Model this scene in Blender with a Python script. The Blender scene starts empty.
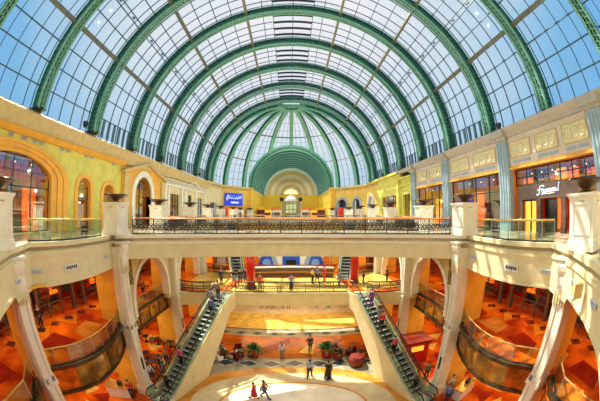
import bpy, math, random
from math import sin, cos, pi, radians as R, atan2, sqrt, hypot, degrees
from mathutils import Vector, Matrix
from mathutils.geometry import tessellate_polygon
random.seed(7)
S = bpy.context.scene
COL = S.collection
EYE = 1.58            # eye height above the upper floor (z = 0)
L1, L0 = -6.0, -12.02 # middle and ground floors
SPR = 7.48            # springing of the glass vault
VR = 16.0             # vault radius
DC = 51.0             # where the half dome starts

# ---------------------------------------------------------------- materials
MT = {}
def mat(name, col, rough=.5, metal=0, emit=0, noise=0.0, nscale=3.0, spec=.5, kind=None, col2=None, bump=0):
    if name in MT: return MT[name]
    m = bpy.data.materials.new(name); m.use_nodes = True
    nt = m.node_tree; b = nt.nodes['Principled BSDF']
    c = (*col, 1)
    b.inputs['Base Color'].default_value = c
    b.inputs['Roughness'].default_value = rough
    b.inputs['Metallic'].default_value = metal
    b.inputs['Specular IOR Level'].default_value = spec
    if emit:
        b.inputs['Emission Color'].default_value = c
        b.inputs['Emission Strength'].default_value = emit
    if noise or col2:
        tc = nt.nodes.new('ShaderNodeTexCoord')
        n = nt.nodes.new('ShaderNodeTexNoise'); n.inputs['Scale'].default_value = nscale; n.inputs['Detail'].default_value = 5
        nt.links.new(tc.outputs['Object'], n.inputs['Vector'])
        r = nt.nodes.new('ShaderNodeValToRGB')
        r.color_ramp.elements[0].position = .35; r.color_ramp.elements[1].position = .65
        k = noise
        c2 = col2 or tuple(max(0, x*(1-k)) for x in col)
        r.color_ramp.elements[0].color = (*c2, 1); r.color_ramp.elements[1].color = c
        nt.links.new(n.outputs['Fac'], r.inputs['Fac'])
        nt.links.new(r.outputs['Color'], b.inputs['Base Color'])
        if bump:
            bp = nt.nodes.new('ShaderNodeBump'); bp.inputs['Strength'].default_value = bump
            nt.links.new(n.outputs['Fac'], bp.inputs['Height']); nt.links.new(bp.outputs['Normal'], b.inputs['Normal'])
    MT[name] = m
    return m
def glass(name, tint, refl, rough=.02, gcol=(1, 1, 1)):
    m = bpy.data.materials.new(name); m.use_nodes = True
    nt = m.node_tree; nt.nodes.clear()
    o = nt.nodes.new('ShaderNodeOutputMaterial'); t = nt.nodes.new('ShaderNodeBsdfTransparent'); g = nt.nodes.new('ShaderNodeBsdfGlossy')
    mx = nt.nodes.new('ShaderNodeMixShader')
    t.inputs['Color'].default_value = (*tint, 1); g.inputs['Roughness'].default_value = rough; g.inputs['Color'].default_value = (*gcol, 1)
    mx.inputs[0].default_value = refl
    nt.links.new(t.outputs[0], mx.inputs[1]); nt.links.new(g.outputs[0], mx.inputs[2]); nt.links.new(mx.outputs[0], o.inputs[0])
    MT[name] = m
    return m
cream = mat('cream_stone', (.78, .69, .39), .55, noise=.10, nscale=1.5)
pale = mat('pale_stone', (.86, .82, .66), .5, noise=.10, nscale=2)
creamd = mat('buff_plaster', (.74, .62, .26), .6, noise=.12, nscale=2)
yellow = mat('yellow_plaster', (.74, .68, .13), .65, noise=.18, nscale=1.2)
orange = mat('orange_plaster', (.88, .45, .05), .6, noise=.15, nscale=1.5)
goldu = mat('golden_wall_plaster', (.84, .56, .12), .55, noise=.15, nscale=1.1)
yend = mat('bright_yellow_plaster', (.84, .60, .05), .55, noise=.15)
gold = mat('golden_plaster', (.92, .52, .06), .55, noise=.2, nscale=1.1)
tan = mat('tan_cornice', (.66, .50, .20), .6, noise=.15, nscale=2)
greige = mat('grey_beige_cornice', (.47, .44, .38), .6, noise=.15, nscale=2)
frieze = mat('pale_frieze', (.70, .60, .50), .6, noise=.12, nscale=2)
relief = mat('yellow_relief', (.80, .72, .42), .6, noise=.25, nscale=9, bump=.5)
bluegrey = mat('blue_grey_pilaster', (.34, .46, .53), .5, noise=.15, nscale=3)
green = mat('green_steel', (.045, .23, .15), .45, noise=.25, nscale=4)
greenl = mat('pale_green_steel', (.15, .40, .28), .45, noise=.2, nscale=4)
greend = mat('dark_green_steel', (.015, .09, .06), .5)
bar = mat('slate_glazing_bar', (.07, .14, .17), .5, noise=.1)
purlin = mat('olive_purlin', (.20, .20, .12), .5, noise=.15)
iron = mat('wrought_iron', (.035, .028, .02), .45, .3, noise=.2)
wood = mat('varnished_wood', (.70, .30, .09), .25, noise=.2, nscale=6)
brass = mat('brass_rail', (.90, .62, .18), .22, .7, noise=.1)
bronze = mat('bronze_panel', (.48, .22, .03), .14, .6, noise=.7, nscale=1.4, col2=(.16, .07, .015))
bronzed = mat('dark_bronze', (.10, .065, .03), .25, .6, noise=.3)
urnm = mat('copper_brown_urn', (.20, .10, .045), .3, .6, noise=.5, nscale=5)
black = mat('black_gloss', (.012, .013, .015), .3, noise=.2)
rubber = mat('black_rubber', (.015, .015, .016), .5, noise=.1)
steel = mat('brushed_steel', (.45, .50, .50), .3, .8, noise=.15)
stepm = mat('step_metal', (.30, .36, .36), .4, .4, noise=.15)
white = mat('white_paint', (.80, .80, .78), .5, noise=.05)
ventm = mat('blue_grey_louvre', (.33, .42, .50), .5, noise=.1)
redm = mat('red_lacquer', (.62, .018, .008), .3, noise=.3, nscale=2)
redo = mat('red_orange_panel', (.60, .03, .005), .35, noise=.55, nscale=1.3)
darkred = mat('dark_red_panel', (.20, .015, .008), .4, noise=.4)
orangeg = mat('orange_display', (.95, .25, .02), .4, noise=.35, nscale=2)
brownm = mat('brown_stone_facade', (.13, .075, .05), .4, noise=.25)
leaf = mat('leaf_green', (.05, .17, .03), .5, noise=.4, nscale=8)
skin_m = mat('skin', (.50, .28, .18), .5, noise=.08)
blued = mat('deep_blue_sign', (.01, .04, .55), .4, emit=.55)
litw = mat('lit_lettering', (.75, .85, 1), .4, emit=.35)
glowred = mat('red_band_added_glow', (.9, .03, .01), .4, emit=.4)  # glow put into the red band to make the shop bays more vivid
litwarm = mat('lamp_glow', (1, .72, .35), .4, emit=5)
litor = mat('lit_orange_display', (1, .16, .008), .4, emit=1.1, noise=0)
lityel = mat('lit_yellow_display', (1, .46, .04), .4, emit=.9)
litsoft = mat('lit_cream_window', (1, .80, .38), .4, emit=.8)
# floors
fl_or = mat('orange_marble', (.86, .19, .010), .10, noise=.6, nscale=.45, col2=(.36, .03, .005))
fl_red = mat('oxblood_marble', (.34, .025, .008), .14, noise=.35, nscale=1)
fl_br = mat('amber_marble', (.72, .30, .04), .14, noise=.35, nscale=1)
fl_cr = mat('cream_marble', (.72, .60, .38), .16, noise=.25, nscale=.7, col2=(.52, .42, .24))
fl_lt = mat('ivory_marble', (.86, .78, .60), .16, noise=.2, nscale=.7)
fl_gr = mat('grey_green_marble', (.38, .38, .27), .16, noise=.35, nscale=1)
fl_bl = mat('slate_marble', (.06, .09, .12), .16, noise=.3, nscale=2)
fl_yl = mat('honey_marble', (.86, .58, .13), .16, noise=.35, nscale=.9)
fl_dk = mat('umber_marble', (.16, .035, .012), .13, noise=.3, nscale=2)
fl_or2 = mat('flame_marble', (.95, .33, .02), .12, noise=.4, nscale=.8)
fl_oc = mat('terracotta_marble', (.62, .17, .02), .12, noise=.4, nscale=.7, col2=(.30, .07, .01))
fl_up = mat('beige_marble', (.62, .50, .32), .18, noise=.3, nscale=.8)
gl_roof = glass('roof_glass', (.93, .95, .97), .04)
gl_shop = glass('shop_glass', (.85, .88, .86), .26, gcol=(.8, .95, 1))
gl_rail = glass('rail_glass', (.80, .90, .84), .07, gcol=(.8, 1, .9))
gl_amb = glass('amber_glass', (.72, .52, .30), .14, rough=.08, gcol=(1, .8, .5))

# ---------------------------------------------------------------- mesh builder
SPLIT = {'goods', 'stanchion', 'shelf', 'pier', 'sign_fin', 'cross_bar', 'clip', 'foot_louvre', 'louvre', 'slot', 'jamb', 'lettering', 'ornament', 'carving', 'vent_slot', 'dentil', 'shelf_unit', 'display_panel', 'red_panel', 'script_lettering', 'console_flute', 'comb_plate', 'handrail', 'leg', 'door_frame', 'canopy', 'band', 'moulding', 'sleeves', 'stem', 'eyes', 'shoes', 'mullion', 'frame', 'strut'}
class MB:
    def __init__(s): s.v = []; s.f = []; s.m = []; s.g = []
    def add(s, vs, fs, mi=0):
        o = len(s.v); s.v += [tuple(v) for v in vs]; s.g.append((o, len(s.v), len(s.f), len(s.f)+len(fs)))
        for f in fs: s.f.append(tuple(o+i for i in f)); s.m.append(mi)
        return s
    def box(s, cx, cy, cz, sx, sy, sz, rz=0, mi=0, M=None):
        c, n = cos(rz), sin(rz); vs = []
        for k in (-.5, .5):
            for j in (-.5, .5):
                for i in (-.5, .5):
                    x, y = i*sx, j*sy
                    vs.append((cx+x*c-y*n, cy+x*n+y*c, cz+k*sz))
        if M: vs = [M @ Vector(v) for v in vs]
        return s.add(vs, [(0, 2, 3, 1), (4, 5, 7, 6), (0, 1, 5, 4), (2, 6, 7, 3), (0, 4, 6, 2), (1, 3, 7, 5)], mi)
    def loops(s, L, closed=False, caps=True, mi=0):
        n = len(L[0]); vs = [p for l in L for p in l]; fs = []
        m = len(L)
        for a in range(m if closed else m-1):
            b = (a+1) % m
            for i in range(n):
                j = (i+1) % n
                fs.append((a*n+i, a*n+j, b*n+j, b*n+i))
        if caps and not closed:
            fs.append(tuple(range(n-1, -1, -1))); fs.append(tuple((m-1)*n+i for i in range(n)))
        return s.add(vs, fs, mi)
    def tube(s, pts, r, n=6, closed=False, mi=0):
        P = [Vector(p) for p in pts]; L = []; m = len(P); up = Vector((0, 0, 1)); prev = None
        for i, p in enumerate(P):
            a = P[(i-1) % m] if (closed or i > 0) else p
            b = P[(i+1) % m] if (closed or i < m-1) else p
            t = (b-a)
            if t.length < 1e-9: t = Vector((0, 0, 1))
            t.normalize()
            if prev is None:
                u = t.cross(up)
                if u.length < .05: u = t.cross(Vector((1, 0, 0)))
            else: u = prev - t*prev.dot(t)
            u.normalize(); prev = u; w = t.cross(u)
            rr = r[i] if isinstance(r, (list, tuple)) else r
            L.append([p+u*cos(2*pi*k/n)*rr+w*sin(2*pi*k/n)*rr for k in range(n)])
        return s.loops(L, closed, True, mi)
    def bar(s, a, b, w, h=None, mi=0):
        a, b = Vector(a), Vector(b); t = (b-a).normalized(); h = h or w
        u = t.cross(Vector((0, 0, 1)))
        if u.length < .05: u = t.cross(Vector((0, 1, 0)))
        u.normalize(); v = u.cross(t)
        L = [[p+u*w/2*i+v*h/2*j for i, j in ((-1, -1), (1, -1), (1, 1), (-1, 1))] for p in (a, b)]
        return s.loops(L, mi=mi)
    def lathe(s, prof, c=(0, 0, 0), n=20, mi=0, sx=1, sy=1):
        L = [[(c[0]+cos(2*pi*k/n)*r*sx, c[1]+sin(2*pi*k/n)*r*sy, c[2]+z) for k in range(n)] for r, z in prof]
        return s.loops(L, mi=mi)
    def holes(s, outer, hs, f, t0, t1, mi=0, mside=None):
        """plate with holes; f(u, v, t) -> xyz"""
        ms = mi if mside is None else mside
        rings = [outer]+list(hs)
        flat = [p for r in rings for p in r]
        tris = tessellate_polygon([[Vector((p[0], p[1], 0)) for p in r] for r in rings])
        s.add([f(u, v, t0) for u, v in flat], [tuple(t) for t in tris], mi)
        s.add([f(u, v, t1) for u, v in flat], [tuple(reversed(t)) for t in tris], mi)
        for r in rings:
            n = len(r)
            vs = [f(u, v, t0) for u, v in r]+[f(u, v, t1) for u, v in r]
            s.add(vs, [(i, (i+1) % n, n+(i+1) % n, n+i) for i in range(n)], mi if r is outer else ms)
        return s
    def slab(s, poly, z0, z1, hs=(), mi=0, mside=None):
        return s.holes(poly, hs, lambda u, v, t: (u, v, t), z0, z1, mi, mside)
    def sweep(s, path, prof, closed=False, mi=0):
        """prof: closed loop of (offset to the left of the path, z)"""
        L = []
        m = len(path)
        for i, p in enumerate(path):
            a = path[(i-1) % m] if (closed or i > 0) else p
            b = path[(i+1) % m] if (closed or i < m-1) else p
            t = Vector((b[0]-a[0], b[1]-a[1])).normalized(); n = Vector((-t.y, t.x))
            k = 1
            if a is not p and b is not p:
                t1 = Vector((p[0]-a[0], p[1]-a[1])).normalized(); k = 1/max(.6, Vector((-t1.y, t1.x)).dot(n))
            L.append([(p[0]+n.x*o*k, p[1]+n.y*o*k, z) for o, z in prof])
        return s.loops(L, closed, True, mi)
    def pieces(s):
        B = []
        for a, b, c, d in s.g:
            p = s.v[a:b]
            if p: B.append(([min(q[i] for q in p)-.012 for i in range(3)], [max(q[i] for q in p)+.012 for i in range(3)]))
        n = len(B); par = list(range(n))
        def find(i):
            while par[i] != i: i = par[i]
            return i
        for i in range(n):
            for j in range(i):
                if all(B[i][0][k] <= B[j][1][k] and B[j][0][k] <= B[i][1][k] for k in range(3)): par[find(i)] = find(j)
        C = {}
        for i in range(n): C.setdefault(find(i), []).append(i)
        return list(C.values())
    def build(s, name, mats, parent=None, smooth=False, loc=None, rz=0):
        if parent is not None and name in SPLIT and s.g and s.g[-1][1] == len(s.v):
            C = s.pieces()
            if 1 < len(C) <= 100:
                o = None
                for cl in C:
                    m = MB()
                    for i in cl:
                        a, b, c, d = s.g[i]; m.add(s.v[a:b], [tuple(q-a for q in f) for f in s.f[c:d]]); m.m[-(d-c):] = s.m[c:d]
                    o = m._build(name, mats, parent, smooth, loc, rz)
                return o
        return s._build(name, mats, parent, smooth, loc, rz)
    def _build(s, name, mats, parent=None, smooth=False, loc=None, rz=0):
        me = bpy.data.meshes.new(name); me.from_pydata(s.v, [], s.f); me.update()
        if not isinstance(mats, (list, tuple)): mats = [mats]
        for m in mats: me.materials.append(m)
        if len(mats) > 1: me.polygons.foreach_set('material_index', s.m)
        import bmesh
        bm = bmesh.new(); bm.from_mesh(me); bmesh.ops.recalc_face_normals(bm, faces=bm.faces); bm.to_mesh(me); bm.free()
        if smooth:
            for p in me.polygons: p.use_smooth = True
        o = bpy.data.objects.new(name, me); COL.objects.link(o)
        if parent: o.parent = parent
        if loc: o.location = loc; o.rotation_euler = (0, 0, rz)
        return o
def struct(o): o['kind'] = 'structure'; return o
def structs(m, name, mm):
    for cl in m.pieces():
        q = MB()
        for i in cl:
            a, b, c, d = m.g[i]; q.add(m.v[a:b], [tuple(k-a for k in f) for f in m.f[c:d]])
        struct(q._build(name, mm))
def tag(o, label, cat, group=None, kind=None):
    o['label'] = label; o['category'] = cat
    if group: o['group'] = group
    if kind: o['kind'] = kind
    return o
def empty(name, loc, rz, label, cat, group=None):
    o = bpy.data.objects.new(name, None); COL.objects.link(o); o.location = loc; o.rotation_euler = (0, 0, rz); o.empty_display_size = .2
    return tag(o, label, cat, group)
def dup(root, loc, rz, label=None, scale=None):
    r = root.copy(); COL.objects.link(r); r.location = loc; r.rotation_euler = (0, 0, rz)
    if scale: r.scale = scale
    if label: r['label'] = label
    for ch in list(root.children):
        c = ch.copy(); COL.objects.link(c); c.parent = r
        for g in list(ch.children):
            d = g.copy(); COL.objects.link(d); d.parent = c
    return r

# ================================================================ GLASS VAULT
def vp(a, d, r): return (cos(a)*r, d, sin(a)*r+SPR)       # a: 0 = left?  (x = cos a)
RIBD = [-10.4, -3.9, 2.6, 9.1, 15.6, 22.1, 28.6, 35.1, 41.6, 48.1]
def arc_box(m, r1, r2, d1, d2, a0, a1, n, mi=0, zc=SPR):
    L = []
    for i in range(n+1):
        a = a0+(a1-a0)*i/n
        L.append([(cos(a)*r, d, sin(a)*r+zc) for r, d in ((r1, d1), (r1, d2), (r2, d2), (r2, d1))])
    m.loops(L, mi=mi)
near_words = ['behind the near bridge', 'over the near bridge', 'nearest in full view', 'second nearest in view', 'third in view',
              'fourth in view', 'fifth in view', 'sixth in view', 'seventh in view', 'last before the half dome']
def make_rib(d, lab):
    t = empty('roof_arch', (0, d, 0), 0, lab, 'roof arch', 'green steel arches of the barrel vault')
    n = 72; w = .31
    for sd in (-1, 1):
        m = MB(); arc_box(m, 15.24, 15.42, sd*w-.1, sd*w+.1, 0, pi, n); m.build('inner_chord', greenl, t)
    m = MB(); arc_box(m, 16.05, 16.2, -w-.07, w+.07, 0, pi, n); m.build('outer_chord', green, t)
    m = MB(); N = 124
    for i in range(N):
        a = pi*(i+.5)/N; b = pi*(i+1.2)/N
        m.bar((cos(a)*15.33, -w, sin(a)*15.33+SPR), (cos(b)*15.33, w, sin(b)*15.33+SPR), .13, .05)
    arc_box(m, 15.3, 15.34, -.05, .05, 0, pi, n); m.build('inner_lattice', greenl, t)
    for sd in (-1, 1):
        m = MB()
        for i in range(N):
            a = pi*(i+.5)/N
            m.bar((cos(a)*15.35, sd*w, sin(a)*15.35+SPR), (cos(a)*16.1, sd*w, sin(a)*16.1+SPR), .19, .05)
        arc_box(m, 15.7, 15.78, sd*w-.03, sd*w+.03, 0, pi, n); m.build('side_lattice', green, t)
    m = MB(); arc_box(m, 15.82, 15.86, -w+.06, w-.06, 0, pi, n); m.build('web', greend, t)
    for sd in (-1, 1): m = MB(); m.box(sd*15.75, 0, SPR+.06, 1.0, .95, .14); m.build('bearing_plate', black, t)
    return t
rib0 = make_rib(RIBD[0], 'green lattice steel roof arch ' + near_words[0])
for k, d in enumerate(RIBD[1:]):
    dup(rib0, (0, d, 0), 0, 'green lattice steel roof arch, ' + near_words[k+1])
# glazed bays
THIN = [6, 12, 17.6, 30, 35.4, 36.8, 42, 54, 60, 66, 78, 82, 90]
THIN = sorted(set(THIN+[180-a for a in THIN]))
HEAVY = [23.3, 48, 71.5, 108.5, 132, 156.7]
edges_d = RIBD+[DC]
def bay(i):
    d0, d1 = edges_d[i], edges_d[i+1]
    m = MB(); angs = [k*3 for k in range(61)]
    vs = []
    for a in angs:
        for d in (d0, d1): vs.append(vp(R(a), d, 16.3))
    m.add(vs, [(2*k, 2*k+1, 2*k+3, 2*k+2) for k in range(60)])
    w = struct(m.build('window_%d' % (i+1), gl_roof))
    m = MB(); L = d1-d0
    nb = 5 if L > 4 else 2
    for k in range(1, nb+0):
        d = d0+L*k/nb
        arc_box(m, 16.14, 16.24, d-.03, d+.03, 0, pi, 60)
    if L > 4:
        for d in (d0+.55, d1-.55): arc_box(m, 16.14, 16.24, d-.025, d+.025, 0, pi, 60)
    for a in THIN:
        ar = R(a); m.bar(vp(ar, d0, 16.14), vp(ar, d1, 16.14), .075, .075)
    m.build('glazing_bar', bar, w)
    if L > 4:
        m = MB()                                  # roof louvres along the crown
        for k in range(1, 5):
            d = d0+L*k/5
            arc_box(m, 15.95, 16.1, d-.1, d+.1, R(82), R(98), 6)
        m.build('louvre', black, w)
        m = MB()                                  # clips on the double line
        for a in (36, 144):
            for k in range(2):
                p = vp(R(a), d0+L*(.3+.4*k), 15.95); m.box(*p, .14, .3, .14)
        m.build('clip', bar, w)
    if L > 4 and i > 3:
        m = MB()                                  # upright louvre frames at the foot of the glazing
        for sd in (0, 1):
            for k in range(7):
                d = d0+.7+(L-1.4)*k/6; a0, a1 = (R(.3), R(6)) if sd == 0 else (R(174), R(179.7))
                arc_box(m, 15.95, 16.1, d-.13, d+.13, a0, a1, 3)
        m.build('foot_louvre', bar, w)
for i in range(len(edges_d)-1): bay(i)
hl = ['low on the right side', 'midway up the right side', 'right of the crown', 'left of the crown', 'midway up the left side', 'low on the left side']
for a, l in zip(HEAVY, hl):
    m = MB(); m.bar(vp(R(a), RIBD[0], 15.75), vp(R(a), DC, 15.75), .26, .26)
    tag(m.build('roof_purlin', purlin), 'long olive roof purlin running the length of the vault, ' + l, 'roof purlin', 'long purlins of the vault')

# ---- half dome
LB = 10.0                                       # radius of the smaller barrel behind
ALIM = math.asin(LB/VR)                          # angle from +y where it is cut
m = MB(); nb_, na_ = 40, 24; vs = []
for j in range(na_+1):
    al = ALIM+(pi/2-ALIM)*j/na_
    for i in range(nb_+1):
        be = pi*i/nb_; vs.append((sin(al)*cos(be)*16.3, DC+cos(al)*16.3, SPR+sin(al)*sin(be)*16.3))
W1 = nb_+1
m.add(vs, [(j*W1+i, j*W1+i+1, (j+1)*W1+i+1, (j+1)*W1+i) for j in range(na_) for i in range(nb_)])
dome = struct(m.build('window_12', gl_roof))
def dome_pt(az, e, r): return Vector((cos(e)*cos(az)*r, DC+cos(e)*sin(az)*r, SPR+sin(e)*r))
def dome_ok(az, e): return cos(e)*sin(az) < cos(ALIM)+.012
def meridian(m, az, rin, rout, w, e0=0, e1=84, mi=0):
    L = []; tng = Vector((-sin(az), cos(az), 0))
    for k in range(61):
        e = R(e0+(e1-e0)*k/60)
        if not dome_ok(az, e):
            continue
        L.append([dome_pt(az, e, rin)-tng*w/2, dome_pt(az, e, rin)+tng*w/2, dome_pt(az, e, rout)+tng*w/2, dome_pt(az, e, rout)-tng*w/2])
    if len(L) > 1: m.loops(L, mi=mi)
m = MB()
azr = [0, 22.5, 45, 67.5, 90, 112.5, 135, 157.5, 180]
for k in range(8):
    for j in (1, 2, 3):
        az = R(azr[k]+22.5*j/4); meridian(m, az, 16.14, 16.22, .06, 0, 80 if j == 2 else 72)
for e in (6, 12, 18, 30, 36, 42, 54, 62, 70, 78):
    L = []; e_ = R(e)
    for k in range(73):
        az = pi*k/72
        if dome_ok(az, e_): L.append(dome_pt(az, e_, 16.16))
        elif len(L) > 1: m.tube(L, .035, 4); L = []
        else: L = []
    if len(L) > 1: m.tube(L, .035, 4)
m.build('glazing_bar', bar, dome)
m = MB(); meridian(m, R(67.5), 15.45, 15.6, .5); 
azn = ['springing on the left', 'second from the left', 'third from the left', 'left of the middle one', 'the middle one', 'right of the middle one', 'third from the right', 'second from the right', 'springing on the right']
for az, l in zip(reversed(azr), azn):
    t = empty('dome_rib', (0, DC, SPR), 0, 'green curved rib of the glass half dome, ' + l, 'roof rib', 'ribs of the half dome')
    for nm, ri, ro, w, mm in (('inner_flange', 15.4, 15.55, .85, greenl), ('outer_flange', 16.05, 16.2, .8, green), ('web', 15.5, 16.1, .22, green)):
        m = MB(); meridian(m, R(az), ri, ro, w)
        m.v = [(v[0], v[1]-DC, v[2]-SPR) for v in m.v]; m.build(nm, mm, t)
for e, l, mm, rr in ((23.3, 'low ring', purlin, .13), (48, 'upper ring', purlin, .15)):
    segs = []; L = []
    for k in range(73):
        az = pi*k/72
        if dome_ok(az, R(e)): L.append(dome_pt(az, R(e), 15.8))
        else:
            if len(L) > 1: segs.append(L)
            L = []
    if len(L) > 1: segs.append(L)
    for L, sd_ in zip(segs, ['right', 'left'] if len(segs) > 1 else ['']):
        m = MB(); m.tube(L, rr, 6)
        tag(m.build('dome_ring', mm), ('curved olive ring tube of the half dome, %s %s' % (l, sd_)).strip(), 'roof purlin')
m = MB()
L = []
for k in range(13):
    az = pi*k/12; L.append((cos(az)*2.6, DC+sin(az)*2.0, SPR+15.55))
m.tube(L, .28, 6); m.box(0, DC-.1, SPR+15.6, 5.6, .6, .5)
for k in range(9):
    az = R(azr[k]); m.bar((0, DC, SPR+15.75), (cos(az)*2.6, DC+sin(az)*2.0, SPR+15.55), .18, .1)
tag(m.build('crown_hub', greenl), 'green steel hub at the crown where the dome ribs meet', 'roof hub')
# ---- small barrel behind the half dome
D2 = DC+sqrt(VR*VR-LB*LB)-.1; D3 = 95.0
t = empty('lunette_arch', (0, D2, 0), 0, 'large green arch framing the tunnel vault at the far end', 'roof arch')
m = MB(); arc_box(m, 9.1, 10.15, -.35, .35, 0, pi, 48); m.build('face', green, t)
m = MB(); arc_box(m, 9.85, 10.3, -.5, -.35, 0, pi, 48); m.build('outer_band', greenl, t)
m = MB(); arc_box(m, 9.0, 9.25, -.5, -.35, 0, pi, 48); m.build('inner_band', greenl, t)
m = MB()
for k in range(80):
    a = pi*(k+.5)/80; m.box(cos(a)*9.55, -.37, sin(a)*9.55+SPR, .12, .06, .3) if False else m.bar((cos(a)*9.3, -.38, sin(a)*9.3+SPR), (cos(a)*9.8, -.38, sin(a)*9.8+SPR), .1, .05)
m.build('dentil', greend, t)
m = MB(); vs = []
for k in range(41):
    for d in (D2, D3): a = pi*k/40; vs.append((cos(a)*10.1, d, sin(a)*10.1+SPR))
m.add(vs, [(2*k, 2*k+1, 2*k+3, 2*k+2) for k in range(40)])
tn = struct(m.build('window_13', gl_roof))
m = MB()
for k in range(1, 13):
    a = pi*k/13; m.bar((cos(a)*9.95, D2, sin(a)*9.95+SPR), (cos(a)*9.95, D3, sin(a)*9.95+SPR), .1)
m.build('glazing_bar', bar, tn)
rb = None
for k in range(9):
    d = D2+3+k*3.35
    l = 'green tunnel vault arch, number %s behind the lunette' % ['one', 'two', 'three', 'four', 'five', 'six', 'seven', 'eight', 'nine'][k]
    if rb is None:
        rb = empty('tunnel_arch', (0, d, 0), 0, l, 'roof arch', 'arches of the far tunnel vault')
        m = MB(); arc_box(m, 9.2, 9.95, -.16, .16, 0, pi, 40); m.build('web', green, rb)
        m = MB(); arc_box(m, 9.1, 9.25, -.4, .4, 0, pi, 40); m.build('flange', greenl, rb)
    else: dup(rb, (0, d, 0), 0, l)
# ---- stepped cream arches on the end wall
zc = SPR
rr = [9.6, 8.4, 7.2, 6.1, 5.0, 4.0, 3.2]
for k in range(6):
    m = MB(); d = D3-4+k*1.1
    arc_box(m, rr[k+1], 10.2 if k == 0 else rr[k]+.05, d, d+.35, 0, pi, 40)
    arc_box(m, rr[k+1]-.12, rr[k+1]+.12, d-.15, d, 0, pi, 40)
    if k:
        arc_box(m, rr[k], rr[k]+.1, d-1.0, d+.1, 0, pi, 40)
    struct(m.build('trim_%d' % (k+1), pale if k % 2 == 0 else creamd))
# far corridor walls, end wall
m = MB()
ex = 3.4
for s in (-1, 1):
    m.box(s*10.3, (D2+D3+4)/2, SPR/2, .6, D3+4-D2, SPR, 0)
structs(m, 'wall_corridor', yend)
m = MB()
m.holes([(-10.5, 0), (10.5, 0), (10.5, SPR), (-10.5, SPR)], [[(-3.5, .05), (3.5, .05), (3.5, SPR-.6), (-3.5, SPR-.6)]], lambda u, v, t: (u, t, v), D3-1, D3-.6)
struct(m.build('wall_end', yend))
m = MB(); m.box(0, D3+5, 8, 22, .3, 16); struct(m.build('wall_far', cream))
m = MB(); arc = [(cos(pi*k/20)*2.6, SPR+.4+sin(pi*k/20)*2.0) for k in range(21)]
m.holes(arc, [], lambda u, v, t: (u, t, v), D3+2.2, D3+2.3)
tag(m.build('lunette_window', litsoft), 'glowing cream half round window under the far cream arches', 'window')
m = MB(); m.box(0, D3+1.6, SPR-.1, 8, 1.8, .9); m.box(0, D3+1, SPR+.35, 8.4, 2.4, .18)
struct(m.build('trim_7', gold))

# ================================================================ UPPER LEVEL PLAN
def bridge_y(x, c=3.6, r=14.8): return c+sqrt(r*r-x*x)
EX = 11.0
def side_path(s):   # from far column to the near bridge centre, edge of the void
    base = [(11.15, 13.9), (10.8, 12.4), (10.62, 11.2), (10.55, 10.0), (10.65, 8.9), (10.95, 7.8), (11.4, 6.8)]
    return [(s*x-.15, y) for x, y in base]
def near_path(s):
    base = [(11.4, 6.8), (10.2, 4.9), (8.4, 3.0), (6.8, 1.55), (4.9, .25), (2.6, -.5), (0, -.8)]
    return [(s*x-.15, y) for x, y in base]
NB = 24
bf = [(-10.9+21.8*k/NB, bridge_y(-10.9+21.8*k/NB)) for k in range(NB+1)]
bb = [(x, y+4.6) for x, y in bf]
FAR = 40.0
def upper_poly():
    # closed polygon of the near void (hole) and of the far void (hole)
    L = side_path(-1); Rr = side_path(1); nl = near_path(-1); nr = near_path(1)
    near = L + nl[1:] + list(reversed(nr))[1:] + list(reversed(Rr))[1:] + list(reversed(bf[1:-1]))
    far = [bb[0]]+bb[1:-1]+[bb[-1]]+[(EX, FAR), (-EX, FAR)]
    return near, far
near, far = upper_poly()
m = MB()
ZB = -1.3
m.slab([(-19.5, -11), (19.5, -11), (19.5, 104), (-19.5, 104)], -.35, 0, [near, far])
struct(m.build('floor_upper', fl_up))
# ceiling of the middle level below side galleries
m = MB()
for s in (-1, 1):
    m.slab([(s*11.2, -11), (s*19.3, -11), (s*19.3, 38), (s*11.2, 38)], -1.95, -1.85)
structs(m, 'ceiling_middle', gold)
# edge fascias
def fascia(name, path, zb, lab=None, ledge=True):
    m = MB()
    m.sweep(path, [(0, -.02), (0, zb), (-.35, zb), (-.35, -.02)])
    m.sweep(path, [(.14, .06), (.14, -.16), (-.2, -.16), (-.2, .06)])
    m.sweep(path, [(.08, -.46), (.08, -.6), (-.1, -.6), (-.1, -.46)])
    m.sweep(path, [(.05, zb+.12), (.05, zb), (-.1, zb), (-.1, zb+.12)])
    return struct(m.build(name, cream))
def off(path, d):
    out = []
    for i, p in enumerate(path):
        a = path[max(0, i-1)]; b = path[min(len(path)-1, i+1)]
        t = Vector((b[0]-a[0], b[1]-a[1])).normalized(); out.append((p[0]-t.y*d, p[1]+t.x*d))
    return out
# path must have the void on its LEFT
pl = side_path(-1)+near_path(-1)[1:]            # going toward the camera on the left: void on the left(east)?
fascia('trim_8', side_path(-1), -2.02)
fascia('trim_9', list(reversed(side_path(1))), -2.02)
nearp = near_path(-1)+list(reversed(near_path(1)))[1:]
fascia('trim_10', nearp[:2]+[], -2.02)
fascia('trim_11', nearp[-2:], -2.02)
fascia('trim_12', nearp[1:-1], -1.75)
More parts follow.
